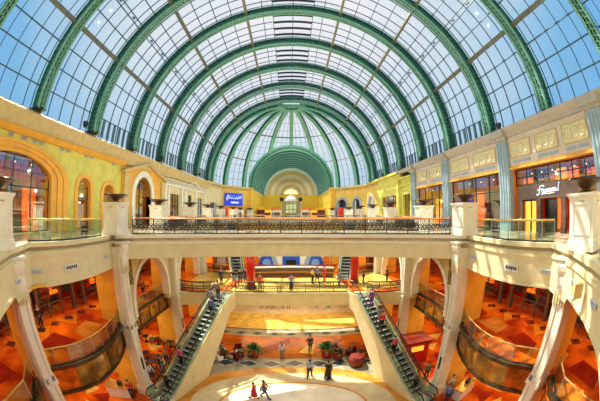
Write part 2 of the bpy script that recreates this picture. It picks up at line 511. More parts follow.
# the footbridge
br = empty('footbridge', (0, 18.4, 0), 0, 'cream curved footbridge spanning the atrium on the upper level', 'footbridge')
def rel(m, o): m.v = [(v[0]-o[0], v[1]-o[1], v[2]-o[2]) for v in m.v]; return m
m = MB(); bpoly = bf+list(reversed(bb)); m.slab(bpoly, -1.5, -.36); rel(m, (0, 18.4, 0)).build('beam', cream, br)
rf = list(reversed(bf))
m = MB(); m.sweep(rf, [(.14, .06), (.14, -.16), (-.2, -.16), (-.2, .06)]); m.sweep(rf, [(.08, -.46), (.08, -.56), (-.1, -.56), (-.1, -.46)]); rel(m, (0, 18.4, 0)).build('moulding', pale, br)
m = MB(); m.sweep(bb, [(.14, .06), (.14, -.16), (-.2, -.16), (-.2, .06)]); rel(m, (0, 18.4, 0)).build('moulding', pale, br)
# far side galleries fascia
m = MB()
for s in (-1, 1):
    m.box(s*(EX+.1), (19.5+FAR)/2+.0, -.95, .3, FAR-19.5, 1.9)
m.box(0, FAR+.1, -.95, 22, .3, 1.9)
struct(m.build('trim_13', cream))

# ---------------------------------------------------------------- iron balustrades
def scroll_panel(w, h):
    m = MB(); r = .022
    n = 5
    for k in range(n+1): x = -w/2+w*k/n; m.box(x, 0, h/2, .024, .024, h)
    m.box(0, 0, .03, w, .03, .03); m.box(0, 0, h-.02, w, .03, .03); m.box(0, 0, .16, w, .02, .02); m.box(0, 0, h-.14, w, .02, .02)
    for k in range(n):
        cx = -w/2+w*(k+.5)/n; rad = min(w/n*.42, .13)
        for (cz, sg) in ((h*.36, 1), (h*.62, -1)):
            pts = []
            for j in range(13):
                a = j/12*1.6*2*pi; q = rad*(1-.55*j/12); pts.append((cx+sg*cos(a)*q, 0, cz+sin(a)*q*sg))
            m.tube(pts, r, 4)
    return m
def resample(path, n):
    P = [Vector((p[0], p[1])) for p in path]; d = [0]
    for a, b in zip(P, P[1:]): d.append(d[-1]+(b-a).length)
    out = []
    for k in range(n+1):
        t = d[-1]*k/n; i = 0
        while i < len(d)-2 and d[i+1] < t: i += 1
        u = (t-d[i])/max(1e-9, d[i+1]-d[i]); q = P[i].lerp(P[i+1], u); out.append((q.x, q.y))
    return out
IR = {}
def iron_rail(path, z, label, group=None, h=1.05, pw=1.5, railm=wood, name='balustrade', base=None, dark=.02):
    Lg = sum(hypot(b[0]-a[0], b[1]-a[1]) for a, b in zip(path, path[1:])); n = max(1, round(Lg/pw)); P = resample(path, n)
    o = P[0]; t = empty(name, (o[0], o[1], z), 0, label, 'railing', group)
    m = MB(); m.sweep(P, [(.05, h), (.07, h+.05), (0, h+.09), (-.07, h+.05), (-.05, h)]); rel(m, (o[0], o[1], 0)).build('handrail', railm, t)
    m = MB(); m.sweep(P, [(.05, .06), (.05, .12), (-.05, .12), (-.05, .06)]); rel(m, (o[0], o[1], 0)).build('bottom_rail', iron, t)
    key = round(Lg/n, 2)
    if key not in IR:
        mm = scroll_panel(Lg/n-.05, h-.14); ob = mm.build('ironwork_panel', iron); me = ob.data; bpy.data.objects.remove(ob)
        mp = MB(); mp.box(0, 0, h/2+.02, .05, .05, h+.04); mp.lathe([(.03, 0), (.06, .05), (.03, .1)], n=8); ob = mp.build('post', iron); pme = ob.data; bpy.data.objects.remove(ob)
        IR[key] = (me, pme)
    me, pme = IR[key]
    for k in range(n):
        a, b = P[k], P[k+1]
        q = bpy.data.objects.new('ironwork_panel', me); COL.objects.link(q); q.parent = t
        q.location = ((a[0]+b[0])/2-o[0], (a[1]+b[1])/2-o[1], .12); q.rotation_euler = (0, 0, atan2(b[1]-a[1], b[0]-a[0]))
    for k in range(n+1):
        q = bpy.data.objects.new('post', pme); COL.objects.link(q); q.parent = t; q.location = (P[k][0]-o[0], P[k][1]-o[1], .06)
    return t
def inset(path, d): return off(path, d)
bfi = [(x, y) for x, y in off(bf, .12) if abs(x) < 10.2]
iron_rail(bfi, 0, 'black scrollwork railing with wooden handrail along the near edge of the footbridge', pw=1.45)
bbi = [(x, y) for x, y in off(bb, -.12) if abs(x) < 10.4]
iron_rail(bbi, 0, 'black scrollwork railing along the far edge of the footbridge', pw=1.45)
iron_rail([(-10.6, FAR+.3), (10.6, FAR+.3)], 0, 'black railing crossing the far end of the upper void', pw=1.45)
def glass_rail(path, z, label, h=1.05, n=6, iron_at=None, railm=brass, name='glass_balustrade'):
    P = resample(path, n); o = P[0]; t = empty(name, (o[0], o[1], z), 0, label, 'railing', 'glass balustrades')
    m = MB(); m.tube([(p[0]-o[0], p[1]-o[1], h) for p in P], .045, 8); m.build('handrail', railm, t)
    m = MB(); m.sweep([(p[0]-o[0], p[1]-o[1]) for p in P], [(.05, .05), (.05, .13), (-.05, .13), (-.05, .05)]); m.build('shoe', rubber, t)
    for k in range(n):
        a, b = P[k], P[k+1]; va = Vector((a[0]-o[0], a[1]-o[1], 0)); vb = Vector((b[0]-o[0], b[1]-o[1], 0)); tt = (vb-va).normalized()
        if iron_at is not None and k == iron_at:
            mm = scroll_panel((vb-va).length-.1, h-.2); q = mm.build('ironwork_panel', iron, t); q.location = (va+vb)/2+Vector((0, 0, .12)); q.rotation_euler = (0, 0, atan2(tt.y, tt.x))
        else:
            mm = MB(); va2, vb2 = va+tt*.02, vb-tt*.02; c = (va2+vb2)/2
            mm.box(c.x, c.y, .12+(h-.16)/2, (vb2-va2).length, .014, h-.16, atan2(tt.y, tt.x)); mm.build('glass_pane', gl_rail, t)
    m = MB()
    for p in P: m.box(p[0]-o[0], p[1]-o[1], h/2, .035, .035, h)
    m.build('stanchion', steel, t)
    return t
glass_rail(inset(side_path(-1), -.15)[1:], 0, 'curved glass balustrade with gold handrail on the left upper balcony', n=8, iron_at=2)
glass_rail(inset(side_path(1), .15)[1:], 0, 'curved glass balustrade with gold handrail on the right upper balcony', n=8, iron_at=2)
glass_rail(inset(near_path(1), .2)[2:], 0, 'glass balustrade with gold handrail past the near right pedestal', n=5)
glass_rail(inset(near_path(-1), -.2)[2:], 0, 'glass balustrade with gold handrail past the near left pedestal', n=5)
# side gallery iron rails further back + pedestals with urns
PD = [20.6, 27.6, 34.2, 40.9]
def side_rails(s, w):
    ds = [14.7]+PD
    for k, (a, b) in enumerate(zip([19.3]+PD[:-1], PD)):
        a2 = a+.6 if k else 19.4
        if b-.75-a2 < 1.0: continue
        iron_rail([(s*(EX+.15), a2), (s*(EX+.15), b-.75)], 0, 'black railing of the %s upper gallery, %s run behind the footbridge' % (w, ['first', 'second', 'third', 'fourth'][k]), pw=1.5)
side_rails(-1, 'left'); side_rails(1, 'right')

# ---------------------------------------------------------------- pedestals and urns
def make_pedestal():
    t = empty('pedestal', (0, 0, 0), 0, '', 'pedestal', 'pale stone pedestals along the gallery edge')
    m = MB(); m.box(0, 0, .12, 1.36, 1.36, .24); m.box(0, 0, .3, 1.3, 1.3, .12); m.build('plinth', pale, t)
    m = MB(); m.box(0, 0, 1.08, 1.22, 1.22, 1.5)
    for k in range(4):
        Mx = Matrix.Rotation(k*pi/2, 4, 'Z')
        for (x, z, w, h) in ((0, 1.62, .86, .06), (0, .58, .86, .06), (-.43, 1.1, .06, 1.1), (.43, 1.1, .06, 1.1)):
            m.box(x, -.62, z, w, .04, h, M=Mx)
    m.build('die', pale, t)
    m = MB(); m.box(0, 0, 1.86, 1.3, 1.3, .07); m.box(0, 0, 1.94, 1.4, 1.4, .1); m.build('cap', pale, t)
    m = MB()
    for k in range(4): m.box(0, -.62, 1.7, .3, .02, .06, M=Matrix.Rotation(k*pi/2, 4, 'Z'))
    m.build('vent_slot', greige, t)
    return t
def make_urn():
    t = empty('urn', (0, 0, 0), 0, '', 'urn', 'wide bronze urns on the pedestals')
    m = MB(); m.lathe([(.0, 0), (.34, 0), (.34, .05), (.24, .09), (.2, .14), (.3, .19), (.48, .27), (.68, .37), (.8, .43), (.86, .44), (.86, .49), (.8, .5), (.74, .46), (.4, .3), (0, .25)], n=28)
    bw = m.build('bowl', urnm, t, smooth=True)
    m = MB(); m.tube([(cos(2*pi*k/28)*.85, sin(2*pi*k/28)*.85, .47) for k in range(28)], .03, 6, closed=True); m.build('rim', bronzed, bw, smooth=True)
    return t
pd0 = make_pedestal(); ur0 = make_urn(); first = True
sides = {-1: 'left', 1: 'right'}
pw_ = {4.4: 'nearest the camera', 13.8: 'at the end of the footbridge', 20.6: 'just behind the footbridge', 27.6: 'second behind the footbridge', 34.2: 'third behind the footbridge', 40.9: 'at the far corner of the void', 48: 'first beyond the far railing', 55: 'second beyond the far railing', 62: 'at the mouth of the tunnel vault'}
for s in (-1, 1):
    for d, w in pw_.items():
        x = s*(10.4 if d == 4.4 else (10.85 if d == 13.8 else 10.95))-.12
        if d == 20.6: x = s*11.3
        lp = 'pale stone pedestal carrying an urn, %s side, %s' % (sides[s], w); lu = 'wide dark bronze urn on the %s pedestal %s' % (sides[s], w)
        if d > 45: x = s*(9.6 if d > 60 else 10.6)
        if first: pd0.location = (x, d, .06); pd0['label'] = lp; ur0.location = (x, d, 2.05); ur0['label'] = lu; first = False
        else: dup(pd0, (x, d, .06 if d < 42 else 0), 0, lp); dup(ur0, (x, d, 2.05 if d < 42 else 1.99), 0, lu)

# ================================================================ UPPER SIDE WALLS
def arch_poly(c, w, z0, zs, rise, n=18):
    """arched opening outline; c centre, w half width"""
    return [(c-w, z0), (c+w, z0)]+[(c+cos(pi*k/n)*w, zs+sin(pi*k/n)*rise) for k in range(n+1)]
def fx(X): return lambda u, v, t: (X+t, u, v)
# ---- left yellow wall
big = arch_poly(8.1, 3.6, .1, 3.2, 1.45)
a1 = arch_poly(15.5, .8, .1, 3.1, .8); a2 = arch_poly(18.9, .8, .1, 2.9, .8)
m = MB(); m.holes([(-11, 0), (20.9, 0), (20.9, 7.0), (-11, 7.0)], [arch_poly(8.1, 4.3, .05, 3.3, 1.75), arch_poly(15.5, 1.0, .05, 3.1, 1.0), arch_poly(18.9, 1.0, .05, 2.9, 1.0)], fx(-16), 0, -.5)
struct(m.build('wall_left', yellow))
def surround(name, c, rings, X, s, label=None, mm=orange):
    """stepped arch surround: rings = [(w_out, rise_out, w_in, rise_in, zs, proj)]"""
    m = MB()
    for (wo, ro, wi, ri, zs, pj) in rings:
        outer = arch_poly(c, wo, .02, zs, ro); inner = arch_poly(c, wi, .0, zs, ri)
        # ring as strip
        n = len(outer); L = []
        idx = list(range(1, n))+[0]
        for i in idx:
            o, q = outer[i], inner[i]
            L.append([(X+s*pj, o[0], o[1]), (X+s*pj, q[0], max(.0, q[1])), (X-s*.35, q[0], max(.0, q[1])), (X-s*.35, o[0], o[1])])
        m.loops(L)
    return struct(m.build(name, mm))
surround('trim_14', 8.1, [(5.3, 2.15, 4.75, 1.95, 3.25, .28), (4.8, 1.97, 4.2, 1.7, 3.25, .18), (4.25, 1.72, 3.6, 1.45, 3.25, .06)], -16, 1)
surround('trim_15', 15.5, [(1.2, 1.2, .8, .85, 3.1, .1)], -16, 1)
surround('trim_16', 18.9, [(1.2, 1.2, .8, .85, 2.9, .1)], -16, 1)
# portal bay
m = MB()
m.holes([(20.9, 0), (30.0, 0), (30.0, 5.2), (25.4, 6.45), (20.9, 5.2)], [arch_poly(24.9, 1.75, .05, 3.1, 2.0)], fx(-16), .25, -.5)
m.holes([(20.9, 5.1), (30, 5.1), (30, 7), (20.9, 7)], [], fx(-16), 0, -.5)
struct(m.build('wall_portal', orange))
surround('trim_17', 24.9, [(2.4, 2.65, 1.75, 2.0, 3.1, .4)], -16, 1, mm=pale)
m = MB()
for a, b in (((20.6, 5.2), (25.4, 6.55)), ((25.4, 6.55), (30.3, 5.2))):
    m.bar((-15.6, a[0], a[1]), (-15.6, b[0], b[1]), .5, .28)
for d in (21.4, 29.5): m.box(-15.7, d, 2.55, .35, .9, 5.1)
struct(m.build('trim_18', tan))
# cream facade beyond the portal
hl2 = [[(32, .1), (35.6, .1), (35.6, 3.9), (32, 3.9)], [(39, 2.6), (40.6, 2.6), (40.6, 4.1), (39, 4.1)], [(43.4, .1), (46, .1), (46, 3.9), (43.4, 3.9)]]
m = MB(); m.holes([(30, 0), (47.5, 0), (47.5, 7.0), (30, 7.0)], hl2, fx(-16), 0, -.5)
struct(m.build('wall_left_far', cream))
m = MB()
for d in (30.6, 31.5, 36.1, 37.3, 42, 47): m.box(-15.85, d, 2.4, .35, .55, 4.8)
m.box(-15.8, 38.8, 4.95, .5, 17.3, .3); m.box(-15.75, 38.8, 5.6, .6, 17.3, .12)
for k in range(34): m.box(-15.75, 30.5+k*.5, 5.3, .3, .22, .3)
m.bar((-15.7, 38, 5.3), (-15.7, 41, 6.4), .3, .2); m.bar((-15.7, 41, 6.4), (-15.7, 44, 5.3), .3, .2)
struct(m.build('trim_19', pale))
# cornice left: tan top band and orange line
m = MB()
m.sweep([(-16, -11), (-16, 49)], [(-.3, 5.95), (-.3, 6.1), (-.5, 6.8), (-.62, 7.12), (-.5, 7.2), (.1, 7.48), (.6, 7.48), (.6, 5.95)])
struct(m.build('trim_20', tan))
m = MB(); m.sweep([(-16, -11), (-16, 21)], [(-.22, 5.75), (-.55, 6.08), (0, 6.08), (0, 5.75)]); struct(m.build('trim_21', orange))
# square vents below the cornice
vd = [7.28, 8.54, 9.54, 10.25, 12.43, 13.13, 15.36, 16.1, 19.4]
for k, d in enumerate(vd):
    m = MB(); m.box(0, 0, 0, .06, .42, .16)
    for j in range(3): m.box(.04, 0, -.05+.05*j, .03, .38, .015)
    o = m.build('wall_vent', ventm, loc=(-15.96, d, 5.8-.02))
    tag(o, 'small blue-grey wall vent under the left cornice, %s from the near end' % ['first', 'second', 'third', 'fourth', 'fifth', 'sixth', 'seventh', 'eighth', 'ninth'][k], 'vent', 'wall vents under the left cornice')
    o.location.z = 5.62

# ---- shop rooms behind both walls: back wall + roof
m = MB()
for s in (-1, 1):
    m.box(s*19.4, 20, 3.75, .3, 62, 7.5); 
structs(m, 'wall_shops', redo)
m = MB()
for s in (-1, 1): m.box(s*17.85, 20, 4.98, 3.3, 62, .12)
structs(m, 'ceiling_shops', creamd)
m = MB()
for s in (-1, 1): m.box(s*18, 24, 7.42, 4, 75, .1)
structs(m, 'ceiling_roof', greige)
m = MB()
for s, ds in ((-1, (2.5, 13.3, 17.3, 20.9, 30, 37, 42)), (1, (5.2, 14.6, 23.7, 31.6, 36.4, 46.5))):
    for d in ds: m.box(s*17.95, d, 2.5, 2.7, .2, 5)
structs(m, 'wall_party', orange)

def shop(name, X, s, d0, d1, z0, z1, label, n=4,  panes=True, arch=None, disp=(0, 1, 2), transom=None, bright=1):
    """glazed shop front with displays behind. s=+1 wall on right"""
    t = empty(name, (X, (d0+d1)/2, z0), 0, label, 'shop front')
    c = (d0+d1)/2; w = d1-d0; h = z1-z0
    m = MB(); m.box(0, 0, h/2, .02, w, h)
    m.build('glazing', gl_shop, t)
    m = MB()
    for k in range(n+1): m.box(0, -w/2+w*k/n, h/2, .1, .09, h)
    m.box(0, 0, .06, .12, w, .12); m.box(0, 0, h-.04, .12, w, .08)
    tz = transom or h*.6
    m.box(0, 0, tz, .1, w, .08)
    if transom is None and h > 3: m.box(0, 0, tz+(h-tz)/2, .07, w, .05)
    m.build('frame', black, t)
    # displays inside
    mats = [litor, lityel, orangeg, darkred, litor, redm]
    for k in range(n):
        y = -w/2+w*(k+.5)/n; hh = h*random.uniform(.6, .85); mm = mats[(k+len(label)) % 6]
        q = MB(); q.box(s*random.uniform(1.2, 2.2), y, hh/2, .12, w/n*.78, hh); q.box(s*.9, y, .35, .6, w/n*.5, .7)
        q.build('display_panel', mm, t)
        q = MB()
        for j in range(4): q.box(s*2.5, y, .5+j*.7, .4, w/n*.8, .05); 
        q.build('shelf', brownm, t)
    for k in range(n):
        q = MB(); q.box(s*1.6, -w/2+w*(k+.5)/n, h-.2, .1, .1, .06); q.build('lamp', litwarm, t)
    return t
shop('shop_front', -16.35, -1, 4.5, 11.7, 0, 4.65, 'glowing orange shop window inside the large orange arch on the left', n=4)
shop('shop_front', -16.35, -1, 14.7, 16.3, 0, 4.0, 'narrow arched shop window next to the large arch', n=1)
shop('shop_front', -16.35, -1, 18.1, 19.7, 0, 3.8, 'narrow arched shop window behind the left pedestal', n=1)
shop('shop_front', -16.3, -1, 23.1, 26.7, 0, 5.0, 'orange glowing window inside the pedimented portal', n=2)
shop('shop_front', -16.3, -1, 32, 35.6, 0, 3.9, 'tall narrow windows of the cream facade on the left', n=4)
shop('shop_front', -16.3, -1, 43.4, 46, 0, 3.9, 'last window of the cream left facade', n=2)
m = MB(); m.box(0, 0, 0, .1, 1.6, 1.5); 
for k in (-1, 1): m.box(.06, k*.35, .2, .03, .5, .7)
tag(m.build('wall_picture', black, loc=(-16.2, 39.8, 3.35)), 'small dark square wall window on the cream left facade', 'window')

# ---- right wall
PIL = [5.2, 14.55, 23.6, 31.6]
m = MB()
ords = ['nearest', 'second nearest', 'third nearest', 'farthest']
for k, d in enumerate(PIL):
    t = empty('pilaster', (15.95, d, 0), 0, 'blue-grey fluted pilaster on the right wall, %s' % ords[k], 'pilaster', 'fluted pilasters on the right wall')
    m = MB(); m.box(0, 0, 3.4, .5, 1.25, 6.8)
    for j in range(4): m.box(-.27, -.45+.3*j, 3.4, .1, .13, 6.2)
    m.build('shaft', bluegrey, t)
    m = MB(); m.box(-.05, 0, .25, .7, 1.45, .5); m.build('base', bluegrey, t)
    m = MB(); m.box(-.08, 0, 6.85, .75, 1.5, .25); m.build('capital', greige, t)
bays = [(-11, 4.6, 4), (5.8, 13.95, 3), (15.2, 23.0, 2), (24.2, 31.0, 2)]
for k, (a, b, n) in enumerate(bays):
    m = MB(); m.box(16.2, (a+b)/2, 5.75, .5, b-a+.2, 2.5); struct(m.build('wall_right', frieze) if k == 0 else m.build('wall_right.%03d' % k, frieze))
    m = MB(); m.box(15.9, (a+b)/2, 4.5, .3, b-a, .1); m.box(15.95, (a+b)/2, 4.62, .12, b-a, .14); struct(m.build('trim_%d' % (22+k), orange))
    w = (b-a)/n
    for j in range(n):
        y = a+w*(j+.5)
        t = empty('relief_panel', (15.93, y, 5.85), 0, 'yellow carved relief panel above the %s right shop, %s in its row' % (['nearest', 'signed', 'second', 'third'][k], ['first', 'second', 'third', 'fourth'][j]), 'relief', 'yellow relief panels on the right wall')
        m = MB(); m.box(0, 0, 0, .06, w*.8, 1.15); fd = m.build('field', relief, t)
        m = MB()
        for sy in (-1, 1): m.box(-.04, sy*w*.4, 0, .08, .08, 1.2)
        for sz in (-1, 1): m.box(-.04, 0, sz*.58, .08, w*.8, .08)
        m.build('frame', tan, t)
        m = MB()
        for q in range(3):
            yy = (q-1)*w*.22; m.tube([(-.06, yy+cos(2*pi*i/12)*.32, sin(2*pi*i/12)*.36) for i in range(12)], .03, 4, closed=True)
        m.build('carving', relief, fd)
        t2 = empty('frieze_vent', (15.93, y, 4.98), 0, 'blue-grey slot vent below the %s relief over the %s right shop' % (['first', 'second', 'third', 'fourth'][j], ['nearest', 'signed', 'second', 'third'][k]), 'vent', 'slot vents on the right frieze')
        for q in (-1, 1):
            m = MB(); m.box(0, q*w*.19, 0, .05, w*.32, .2); m.build('slot', ventm, t2)
shop('shop_front', 16.35, 1, 15.25, 23, 0, 4.45, 'tall glazed shop window between the second and third right pilasters', n=4, transom=3.0)
shop('shop_front', 16.35, 1, 24.25, 31, 0, 4.45, 'dark red shop window between the third and fourth right pilasters', n=4, transom=3.0)
# signed shop
t = shop('shop_front', 16.6, 1, 5.85, 13.9, 3.2, 4.45, 'upper glazing above the brown sign band of the signed shop', n=7, transom=.62)
t = empty('signed_shop_front', (16.3, 10.2, 0), 0, 'brown stone shop front with white script sign on the right', 'shop front')
m = MB(); m.box(0, 0, 2.72, .3, 6.6, 1.0); m.build('sign_band', brownm, t)
m = MB()
for y in (-3.1, -1.2, 1.15, 3.1): m.box(.05, y, 1.1, .35, .45, 2.25)
m.build('pier', brownm, t)
m = MB(); m.box(.25, 2.1, 1.1, .06, 1.3, 2.2); m.build('door', lityel, t)
m = MB(); m.box(.22, 2.1, 1.1, .1, .1, 2.2); m.box(.22, 2.1, 2.15, .1, 1.5, .12); m.build('door_frame', black, t)
m = MB(); m.box(.6, .35, 1.1, .06, 1.2, 2.2); m.build('dark_window', black, t)
m = MB(); m.box(.8, -.6, 1.2, .06, .8, 2.0); m.build('orange_display', litor, t)
m = MB(); m.box(.9, -2.1, 1.3, .06, 1.5, 1.9); m.build('orange_display', litor, t)
m = MB(); m.box(.5, -1.9, .5, .3, .8, 1.0); m.build('counter', darkred, t)
# white script on the band (strokes only, as far as the photograph lets them be read)
m = MB(); X = -.19
def st(pts, r=.035): m.tube([(X, -p[0], p[1]) for p in pts], r, 5)
st([(-1.25, 2.5), (-1.1, 2.44), (-.98, 2.55), (-.92, 2.8), (-.86, 3.02), (-.6, 3.05), (-.45, 2.98)], .045)
st([(-1.1, 2.78), (-.85, 2.8), (-.55, 2.82)], .045)
xx = -.62
for k in range(7):
    st([(xx+cos(2*pi*i/8)*.085, 2.68+.012*k+sin(2*pi*i/8)*.1) for i in range(9)], .035); st([(xx+.09, 2.78+.012*k), (xx+.1, 2.57+.012*k), (xx+.19, 2.62+.012*k)], .035); xx += .2
st([(xx+.02, 2.66), (xx+.08, 2.62), (xx+.16, 3.1), (xx+.22, 3.12)], .045); st([(-.8, 2.5), (0, 2.5), (.5, 2.55)], .02)
m.build('script_lettering', litw, t)
# left end piece of the signed shop: lit glazing strip
shop('shop_front', 16.45, 1, 5.85, 7.0, 0, 3.15, 'narrow glass strip right of the signed shop', n=1)
# near right bay, mostly outside the frame
shop('shop_front', 16.35, 1, -3, 4.5, 0, 4.45, 'shop glazing beside the nearest right pilaster', n=4)
# yellow section
m = MB(); m.holes([(32.2, 0), (47.5, 0), (47.5, 7.2), (36.6, 7.2), (36.6, 6.2), (32.2, 6.2)], [[(33.2, .1), (35.6, .1), (35.6, 4.0), (33.2, 4.0)], [(38.0, .1), (45, .1), (45, 4.1), (38, 4.1)]], fx(16), 0, .5)
struct(m.build('wall_right_far', yellow))
m = MB(); m.box(15.8, 34.4, 6.3, .7, 4.7, .25); m.box(15.75, 42, 7.3, .8, 11, .3); m.box(15.85, 34.2, 5.3, .4, 4.3, .15)
m.box(15.8, 36.7, 3.1, .5, .8, 6.2); struct(m.build('trim_26', yellow))
shop('shop_front', 16.4, 1, 33.2, 35.6, 0, 4.0, 'green lit window in the narrow yellow bay on the right', n=2)
shop('shop_front', 16.4, 1, 38, 45, 0, 4.1, 'wide dark window in the yellow facade on the right', n=3)
# right cornice
m = MB(); m.sweep([(16, 32), (16, -11)], [(-.3, 6.85), (-.3, 7.0), (-.7, 7.3), (-.8, 7.5), (.6, 7.5), (.6, 6.85)])
m.sweep([(16, 49), (16, 32)], [(-.3, 7.1), (-.6, 7.5), (.6, 7.5), (.6, 7.1)])
for d in PIL: m.box(15.4, d, 7.15, .6, 1.7, .5)
struct(m.build('trim_27', greige))
m = MB(); m.box(0, -11.2, 6, 40, .3, 36); struct(m.build('wall_back', cream))

# ---- apse walls (left: sign, right: arches)
def cp(th, s=1, r=16.0): return (s*cos(R(th))*r, DC+sin(R(th))*r)
def chord(p, q):
    L = hypot(q[0]-p[0], q[1]-p[1]); tx, ty = (q[0]-p[0])/L, (q[1]-p[1])/L
    return L, lambda u, v, t: (p[0]+tx*u-ty*t, p[1]+ty*u+tx*t, v)
def apse(name, p, q, hs, mm, H=7.0, th=.4, sgn=1):
    L, f = chord(p, q); m = MB(); m.holes([(0, 0), (L, 0), (L, H), (0, H)], hs(L), f, 0, th*sgn, 0)
    return struct(m.build(name, mm)), L, f
apse('wall_apse_right', (16, 47.5), cp(12), lambda L: [arch_poly(3.5, 1.2, .05, 3.3, 1.2)], goldu, sgn=-1)
apse('wall_apse_right.001', cp(12), cp(33), lambda L: [arch_poly(L*.55, 1.25, .05, 3.3, 1.25)], goldu, sgn=-1)
apse('wall_apse_right.002', cp(33), cp(51.2), lambda L: [arch_poly(L*.45, 1.25, .05, 3.3, 1.25)], goldu, sgn=-1)
tn_ = 28
for (p, q, fr) in (((16, 47.5), cp(12), None), (cp(12), cp(33), .55), (cp(33), cp(51.2), .45)):
    L, f = chord(p, q); c = L*fr if fr else 3.5
    m = MB(); outer = arch_poly(c, 1.75, .02, 3.3, 1.75); inner = arch_poly(c, 1.25, 0, 3.3, 1.25); n = len(outer); LL = []
    for i in list(range(1, n))+[0]:
        LL.append([f(outer[i][0], outer[i][1], .14), f(inner[i][0], max(0, inner[i][1]), .14), f(inner[i][0], max(0, inner[i][1]), -.1), f(outer[i][0], outer[i][1], -.1)])
    m.loops(LL); struct(m.build('trim_%d' % tn_, bluegrey)); tn_ += 1
    m = MB(); m.holes([(c-1.6, 0), (c+1.6, 0), (c+1.6, 4.8), (c-1.6, 4.8)], [], f, -1.0, -1.1)
    o = m.build('arch_window', mat('dusky_window', (.05, .03, .10), .2, noise=.3)); 
    m = MB(); m.holes([(c-.7, .3), (c+.7, .3), (c+.7, 2.4), (c-.7, 2.4)], [], f, -.9, -.95); m.build('lit_display', [lityel, mat('pink_display', (.7, .25, .5), .4, emit=.6), white][tn_-29], o)
    tag(o, 'dark window inside the %s blue-edged arch of the curved yellow wall' % ['right hand', 'middle', 'left hand'][tn_-29], 'window', 'arched windows of the curved wall')
apse('wall_apse_left', cp(20, -1), (-16, 47.5), lambda L: [[(L*.35, .1), (L*.7, .1), (L*.7, 3.4), (L*.35, 3.4)]], cream, sgn=-1)
o, LS, fs = apse('wall_apse_left.001', cp(51, -1), cp(20, -1), lambda L: [[(L*.45, .1), (L*.8, .1), (L*.8, 2.3), (L*.45, 2.3)]], goldu, sgn=-1)
m = MB()
for p, q in (((16, 47.5), cp(12)), (cp(12), cp(33)), (cp(33), cp(51.2)), (cp(20, -1), (-16, 47.5)), (cp(51, -1), cp(20, -1))):
    L, f = chord(p, q); m.holes([(-.1, 7.0), (L+.1, 7.0), (L+.1, 7.4), (-.1, 7.4)], [], f, .5, -.5); m.holes([(-.1, 6.6), (L+.1, 6.6), (L+.1, 6.72), (-.1, 6.72)], [], f, .2, -.3)
struct(m.build('trim_31', tan))
m = MB()
for s in (-1, 1): m.box(s*10.0, 63.3, 3.6, 1.2, 1.2, 7.2); m.box(s*10, 63.3, 7.3, 1.6, 1.6, .3)
structs(m, 'trim_32', gold)
# ring beam closing behind apse
m = MB(); P = [cp(th) for th in range(0, 52, 3)]; m.sweep(P, [(0, 7.35), (0, 7.5), (-3, 7.5), (-3, 7.35)])
P = [cp(th, -1) for th in range(51, -1, -3)]; m.sweep(P, [(0, 7.35), (0, 7.5), (-3, 7.5), (-3, 7.35)]); structs(m, 'ceiling_apse', tan)
# blue sign
pA = fs(LS*.1, 0, 0); 
t = empty('blue_sign', (0, 0, 0), 0, 'blue illuminated sign with white script high on the far left yellow wall', 'sign')
m = MB(); m.holes([(LS*.30, 2.95), (LS*.93, 2.95), (LS*.93, 5.75), (LS*.30, 5.75)], [], fs, .15, .4); m.build('panel', blued, t)
m = MB(); ux = lambda q: LS*(.90-.57*q)
def bs(pts, r=.06): m.tube([fs(ux(a), b, .45) for a, b in pts], r, 5)
bs([(.06, 4.1), (.03, 4.5), (.08, 5.2), (.14, 5.3), (.17, 4.8), (.1, 4.4)], .1)
bs([(.14, 4.7), (.2, 4.55), (.27, 4.85), (.33, 4.55), (.4, 4.8), (.46, 4.5), (.55, 4.65), (.6, 4.6)], .09)
bs([(.62, 4.5), (.66, 5.0), (.7, 4.5), (.78, 4.6), (.82, 5.1), (.86, 4.6), (.93, 4.7), (.95, 5.3)], .09)
for q in (.24, .36, .5, .74, .88): bs([(q, 5.1), (q+.02, 5.15)], .09)
for k in range(11):
    q = .3+k*.045; bs([(q, 3.5), (q, 3.85), (q+.025, 3.85), (q+.025, 3.5)], .045)
m.build('lettering', litw, t)
m = MB(); m.holes([(LS*.45, .1), (LS*.8, .1), (LS*.8, 2.3), (LS*.45, 2.3)], [], fs, -.5, -.6)
o = m.build('orange_shop_window', litor); tag(o, 'bright orange shop opening below the blue sign', 'shop front')
m = MB()
for k in range(3): m.holes([(LS*(.48+.1*k), .1), (LS*(.48+.1*k)+.35, .1), (LS*(.48+.1*k)+.35, 1.5), (LS*(.48+.1*k), 1.5)], [], fs, -.3, -.4)
m.build('red_panel', redm, o)
m = MB(); L_, f_ = chord(cp(20, -1), (-16, 47.5)); m.holes([(L_*.35, .1), (L_*.7, .1), (L_*.7, 3.4), (L_*.35, 3.4)], [], f_, -.5, -.6)
tag(m.build('dim_window', black), 'dark shop window on the left between the cream facade and the blue sign', 'window')
